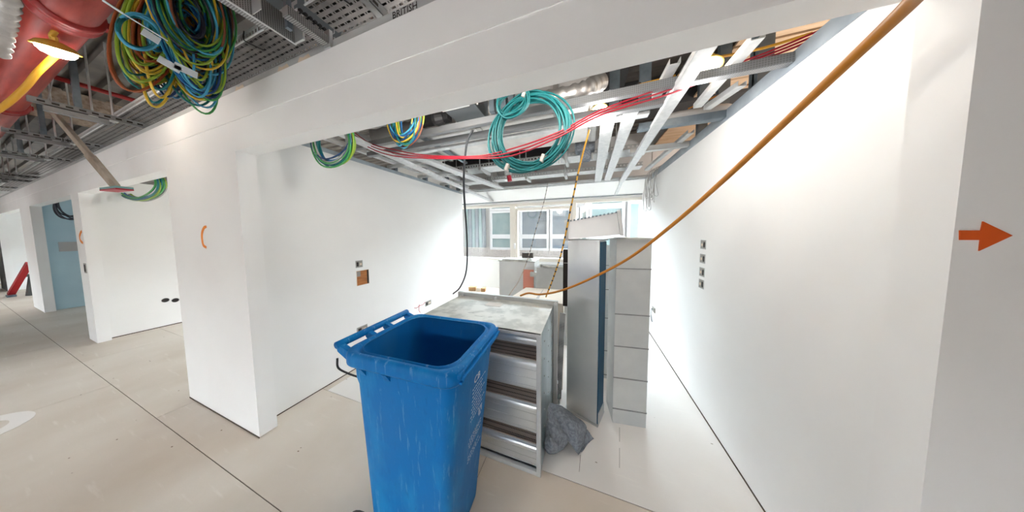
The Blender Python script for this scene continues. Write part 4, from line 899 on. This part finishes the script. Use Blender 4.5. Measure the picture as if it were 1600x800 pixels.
# grey fan coil unit
ua, ub = at(690, 190, Y=1.34), at(738, 178, Y=1.34)
un = thing('fan_coil_unit', ((ua.x+ub.x)/2, 1.45, HW+.06), 'dark grey ceiling unit with printed labels between the coils', 'air conditioner')
MB().box(ua.x, ub.x, 1.34, 1.6, HW+.075, 2.75).build('casing', m_unit, un, bevel=.004)
MB().box(ua.x, ub.x-.03, 1.325, 1.36, HW+.062, HW+.076).build('bottom_flange', m_grid, un)
for a, b, z0, z1, mm in ((.02, .10, .11, .17, m_galvdull), (.11, .19, .09, .125, m_label), (.19, .245, .10, .21, m_card)): MB().box(ua.x+a, ua.x+b, 1.337, 1.34, HW+z0, HW+z1).build('sticker', mm, un)
MB().tube(smoothpath([(ub.x+.03, 1.36, HW+.24), (ub.x+.05, 1.33, HW+.19), (ub.x+.02, 1.33, HW+.15), (ub.x+.05, 1.33, HW+.10), (ub.x+.03, 1.36, HW+.06)], 6), .006, 6).build('drain_hose', m_label, un)
MB().tube([(ua.x+.05, 1.45, 2.75), (ua.x+.05, 1.45, 3.29)], .005, 6).tube([(ub.x-.05, 1.45, 2.75), (ub.x-.05, 1.45, 3.29)], .005, 6).build('hanger_rod', m_galv, un)
for k, dx in enumerate((.10, .19, .245)): MB().box(ub.x+dx-.018, ub.x+dx+.018, 1.44, 1.48, HW+.042, 3.28).build('hanger_stud', m_stud, None, ('first', 'second', 'third')[k]+' blue-grey hanger from the right side of the grey unit', 'hanger', 'hangers')
MB().lathe([(0, 0), (.04, 0), (.05, .03), (.04, .09), (0, .1)], (ua.x-.16, 1.45, HW+.08), (1,.2,.1), 14).box(ua.x-.3, ua.x-.02, 1.44, 1.50, HW+.06, HW+.3).build('valve_set', m_black, None, 'black lagged valve set left of the grey unit', 'valve')
# dark ductwork and beams in the void
MB().box(-2.6, 2.2, 2.9, 3.15, 2.95, 3.28).build('beam_dark', m_beam, None, 'dark steel beam across the room void', 'beam', kind='structure')
MB().box(-.05, .32, 1.95, 2.85, 2.85, 3.27).build('lagged_duct', m_beam, None, 'dark lagged duct above the two wide white channels', 'duct')
MB().box(-2.4, -.3, 3.23, 3.41, 2.7, 3.27).build('lagged_duct', m_beam, None, 'dark lagged duct over the back cable tray', 'duct')
rag = MB().box(-.12, .1, 2.62, 2.8, 2.48, 2.86).box(-.06, .06, 2.64, 2.78, 2.38, 2.5).build('hanging_torn_lagging', m_cloth, None, 'torn grey lagging hanging behind the yellow-black cable', 'lagging', bevel=.03)
# back cable trays on rods
def backtray(y, z, x0, x1, w, label):
    t = thing('back_cable_tray', ((x0+x1)/2, y, z), label, 'cable tray', 'back trays')
    MB().box(x0, x1, y-w/2, y+w/2, z, z+.003).build('tray_base', m_grid, t)
    for s in (-1, 1): MB().box(x0, x1, y+s*w/2-.001, y+s*w/2+.001, z, z+.018).box(x0, x1, y+s*w/2-.001, y+s*w/2+.001, z+.042, z+.055).build('side_rail', m_galvdull, t)
    m = MB(); x = x0
    while x < x1: m.box(x, x+.025, y-w/2-.001, y-w/2+.001, z+.018, z+.042); x += .045
    m.build('rail_web', m_galvdull, t, kind='stuff')
    x = x0+.2
    while x < x1:
        MB().box(x-.02, x+.02, y-w/2-.04, y+w/2+.04, z-.04, z).build('bearer', m_galvdull, t)
        for s in (-1, 1): MB().tube([(x, y+s*(w/2+.025), z-.05), (x, y+s*(w/2+.025), 3.29)], .008, 7).build('threaded_rod', m_galvdull, t)
        x += .62
    return t
backtray(3.05, 2.52, -2.3, .7, .28, 'long perforated cable tray hanging across the back of the room')
backtray(3.55, 2.46, -2.35, .75, .2, 'second cable tray hanging closest to the windows')
rc_ = MB().tube(smoothpath([at(795, 275, Y=2.78), at(797, 283, Y=2.78)], 3), .03, 14).build('hanging_fire_collar', m_redcable, None, 'small red fire collar at the back cable tray', 'collar')
MB().tube([at(793, 268, Y=2.79), at(795, 275, Y=2.78)], .045, 12).build('sleeve', m_galvdull, rc_)
MB().tube([at(793, 268, Y=2.79), at(793, 268, Y=2.79)+Vector((0,0,.95))], .008, 8).build('hanger_rod', m_galvdull, rc_)
MB().tube(smoothpath([at(836, 268, Y=3.0), at(838, 258, Y=3.0), at(834, 254, Y=3.0)], 5), .02, 8).build('red_hose', m_redcable, None, 'short red curved hose above the back tray', 'hose')
for k, (px, py0, py1) in enumerate(((862, 222, 300), (874, 250, 292), (884, 238, 290), (925, 225, 290))):
    p = at(px, 262, Y=2.75); MB().tube([(p.x, 2.75, 2.40), (p.x, 2.75, 3.29)], .009, 8).build('hanger_rod', m_galvdull, None, ('first', 'second', 'third', 'fourth')[k]+' threaded rod in front of the back cable tray, counted from the teal coil', 'rod', 'threaded rods')
# bent grey conduits near the right wall
for k, (dz, dy) in enumerate(((0, 0), (-.01, .09))):
    a = L(1040, 183, 2.50+dz); b = L(1140, 166, 2.50+dz); a.y += dy; b.y += dy
    MB().tube(smoothpath([a+Vector((-.05,.25,.0)), a+Vector((-.02,.06,0)), a+Vector((.06,0,0)), a.lerp(b, .5), b+Vector((-.06,0,0)), b+Vector((.02,.05,0)), b+Vector((.05,.3,0))], 6), .026, 12).build('bent_conduit', m_grid2, None, ('nearer', 'farther')[k]+' of two bent grey conduits by the right wall top', 'conduit', 'bent conduits', smooth=True)
yc = MB().tube(smoothpath([L(958, 146, 2.445), L(1000, 134, 2.445), L(1055, 120, 2.445)], 6), .012, 8).build('yellow_conduit', m_yellow, None, 'yellow conduit with a black clip behind the right white channel', 'conduit')
MB().tube([L(996, 136, 2.445), L(1000, 133, 2.445)], .02, 10).build('clip', m_black, yc)

# ------------------------------------------------------------------ cables across the room
for k in range(3):
    o = Vector((0, .012*k, .020*(k-1)))
    cable('red_cable', [at(545, 205, Y=1.46)+o, at(575, 226, Y=1.43)+o, at(610, 237, Y=1.40)+o*1.5, at(660, 243+k, Y=1.38)+o, at(740, 243+k*2, Y=1.30)+o, at(800, 233+k*2, Y=1.28)+o*2, at(870, 210, Y=1.29)+o, at(940, 174, Y=1.38)+o, at(1045, 138, Y=1.5)+o*1.6, at(1125, 111, Y=1.55)+o, at(1210, 80, Y=1.52)+o, at(1290, 47, Y=1.45)+o], .0048, m_redcable, ('upper', 'middle', 'lower')[2-k]+' of three red cables sagging across the room ceiling', group='red cables')
cable('yellow_flex', [LP2+Vector((.03, 0, .03)), L(1150, 84, 2.52), L(1200, 73, 2.54), L(1268, 52, 2.56)], .007, m_yellow, 'thin yellow flex running from the right lamp to the wall top')
cable('yellow_flex', [LP3+Vector((-.02, 0, .03)), L(915, 177, 2.5), L(895, 183, 2.5)], .007, m_yellow, 'short yellow flex left of the middle lamp')
cable('yellow_flex', [L(1075, 170, 2.55), L(1120, 150, 2.58), L(1195, 123, 2.58)], .006, m_amber, 'amber flex above the bent conduits')
cable('hanging_black_cable', [at(739, 203, Y=1.42), at(730, 222, Y=1.42), at(725.5, 260, Y=1.44), at(725, 300, Y=1.5), at(729, 360, Y=1.65), at(730, 405, Y=1.75), at(727, 430, Y=1.8), at(718, 450, Y=1.84), at(708, 459, Y=1.86)], .008, m_blackcable, 'black cable hanging by the left wall down behind the attenuator', n=10)
yb = [at(921, 203, Y=1.62), at(912, 235, Y=1.64), at(903, 272, Y=1.67), at(891, 330, Y=1.70), at(878, 392, Y=1.72), at(866, 430, Y=1.76), at(853, 464, Y=1.81)]
q = cable('hanging_yellow_cable', yb, .006, m_yellow, 'yellow cable with black tape hanging beside the plain tall duct', n=10)
P_ = smoothpath(yb, 10)
for k in range(20, len(P_)-2, 2): MB().tube([P_[k], P_[k].lerp(P_[k+1], .6)], .0066, 7).build('black_tape', m_blackcable, q)
th = [at(856, 286, Y=3.2), at(850, 315, Y=3.0), at(838, 356, Y=2.7), at(826, 400, Y=2.4), at(812, 436, Y=2.1), at(795, 462, Y=1.86)]
q = cable('hanging_thin_cord', th, .004, m_pole, 'thin dashed cord hanging in front of the middle window', n=10)
P_ = smoothpath(th, 10)
for k in range(0, 34, 2): MB().tube([P_[k], P_[k].lerp(P_[k+1], .6)], .0052, 6).build('black_tape', m_blackcable, q)
rp = [at(1460, -45, Y=.62), at(1425, 2, Y=.74), at(1335, 88, Y=.86), at(1240, 178, Y=.98), at(1130, 282, Y=1.16), at(1050, 352, Y=1.33), at(985, 402, Y=1.50), at(930, 432, Y=1.62), at(880, 453, Y=1.72), at(845, 460, Y=1.80), at(826, 458, Y=1.83), at(813, 462, Y=1.84)]
q = cable('hanging_amber_cable', rp, [.0155-.007*min(1, i/55) for i in range(111)], m_amber, 'thick amber cable sagging from the top right corner onto the attenuator', n=10, sides=10)
# grey wire tuft at the back of the right wall
wt = thing('hanging_wire_tuft', (WRX-.03, 3.6, 2.3), 'tuft of thin grey wires hanging at the far end of the right wall', 'wire')
rnd = random.Random(4)
for k in range(9):
    x = WRX-.03-.01*k; y = 3.5+rnd.uniform(-.12, .12); b = 2.05-rnd.uniform(0, .22)
    MB().tube(smoothpath([(WRX+.02, y, 2.44), (x, y, 2.38), (x-.02, y+rnd.uniform(-.06, .06), 2.2), (x-.01, y+rnd.uniform(-.12, .12), b), (x-.03, y+.05, b+.05), (x-.02, y+.02, 2.3)], 5), .0035, 5).build('wire', m_grid2, wt)

# ------------------------------------------------------------------ far end of the corridor
pr0 = at(13, 464, Z=0); pr0.y += .03
rd = MB().bar(pr0+Vector((0,0,.06)), at(46, 411, X=-13.1), .08, .08, up=(0,1,0)).build('raking_prop', m_redprop, None, 'red raking prop leaning in the bright far room', 'prop')
MB().box(pr0.x-.12, pr0.x+.12, pr0.y-.05, pr0.y+.05, 0, .05).build('foot_plate', m_stud, rd)
MB().box(P4R-1.2, P4R-.01, YF-.004, YF-.001, G, HS).build('dark_panel', m_darkpanel, wall_front, label='dark grey panel')
tx = Vector((-13.6, 1.22, 0))
tr_ = thing('trestle', (tx.x, tx.y, 0), 'small dark trestle beside the red prop in the far room', 'trestle')
MB().box(tx.x-.1, tx.x+.1, tx.y-.35, tx.y+.25, .5, .56).build('plank', m_darkpanel, tr_)
for s_y in (-.25, .2): MB().bar((tx.x, tx.y+s_y, .5), (tx.x+.02, tx.y+s_y-.06, 0), .06, .06).build('leg', m_darkpanel, tr_)
for x, y, k, lab in ((-4.9, 2.2, .9, 'unseen fill lamp added in the neighbouring room'), (-8.4, 2.2, .8, 'unseen fill lamp added in the dim blue room'), (-12.6, 1.3, 1.6, 'unseen fill lamp added in the farthest room'), (2.2, 2.2, 2.2, 'unseen fill lamp added in the room beyond the right wall')):
    lamp((x, y, 2.42), (0, 0, 1), .055, ROOM_LAMP*k, lab)  # lamps out of view, added to fill the side rooms with light
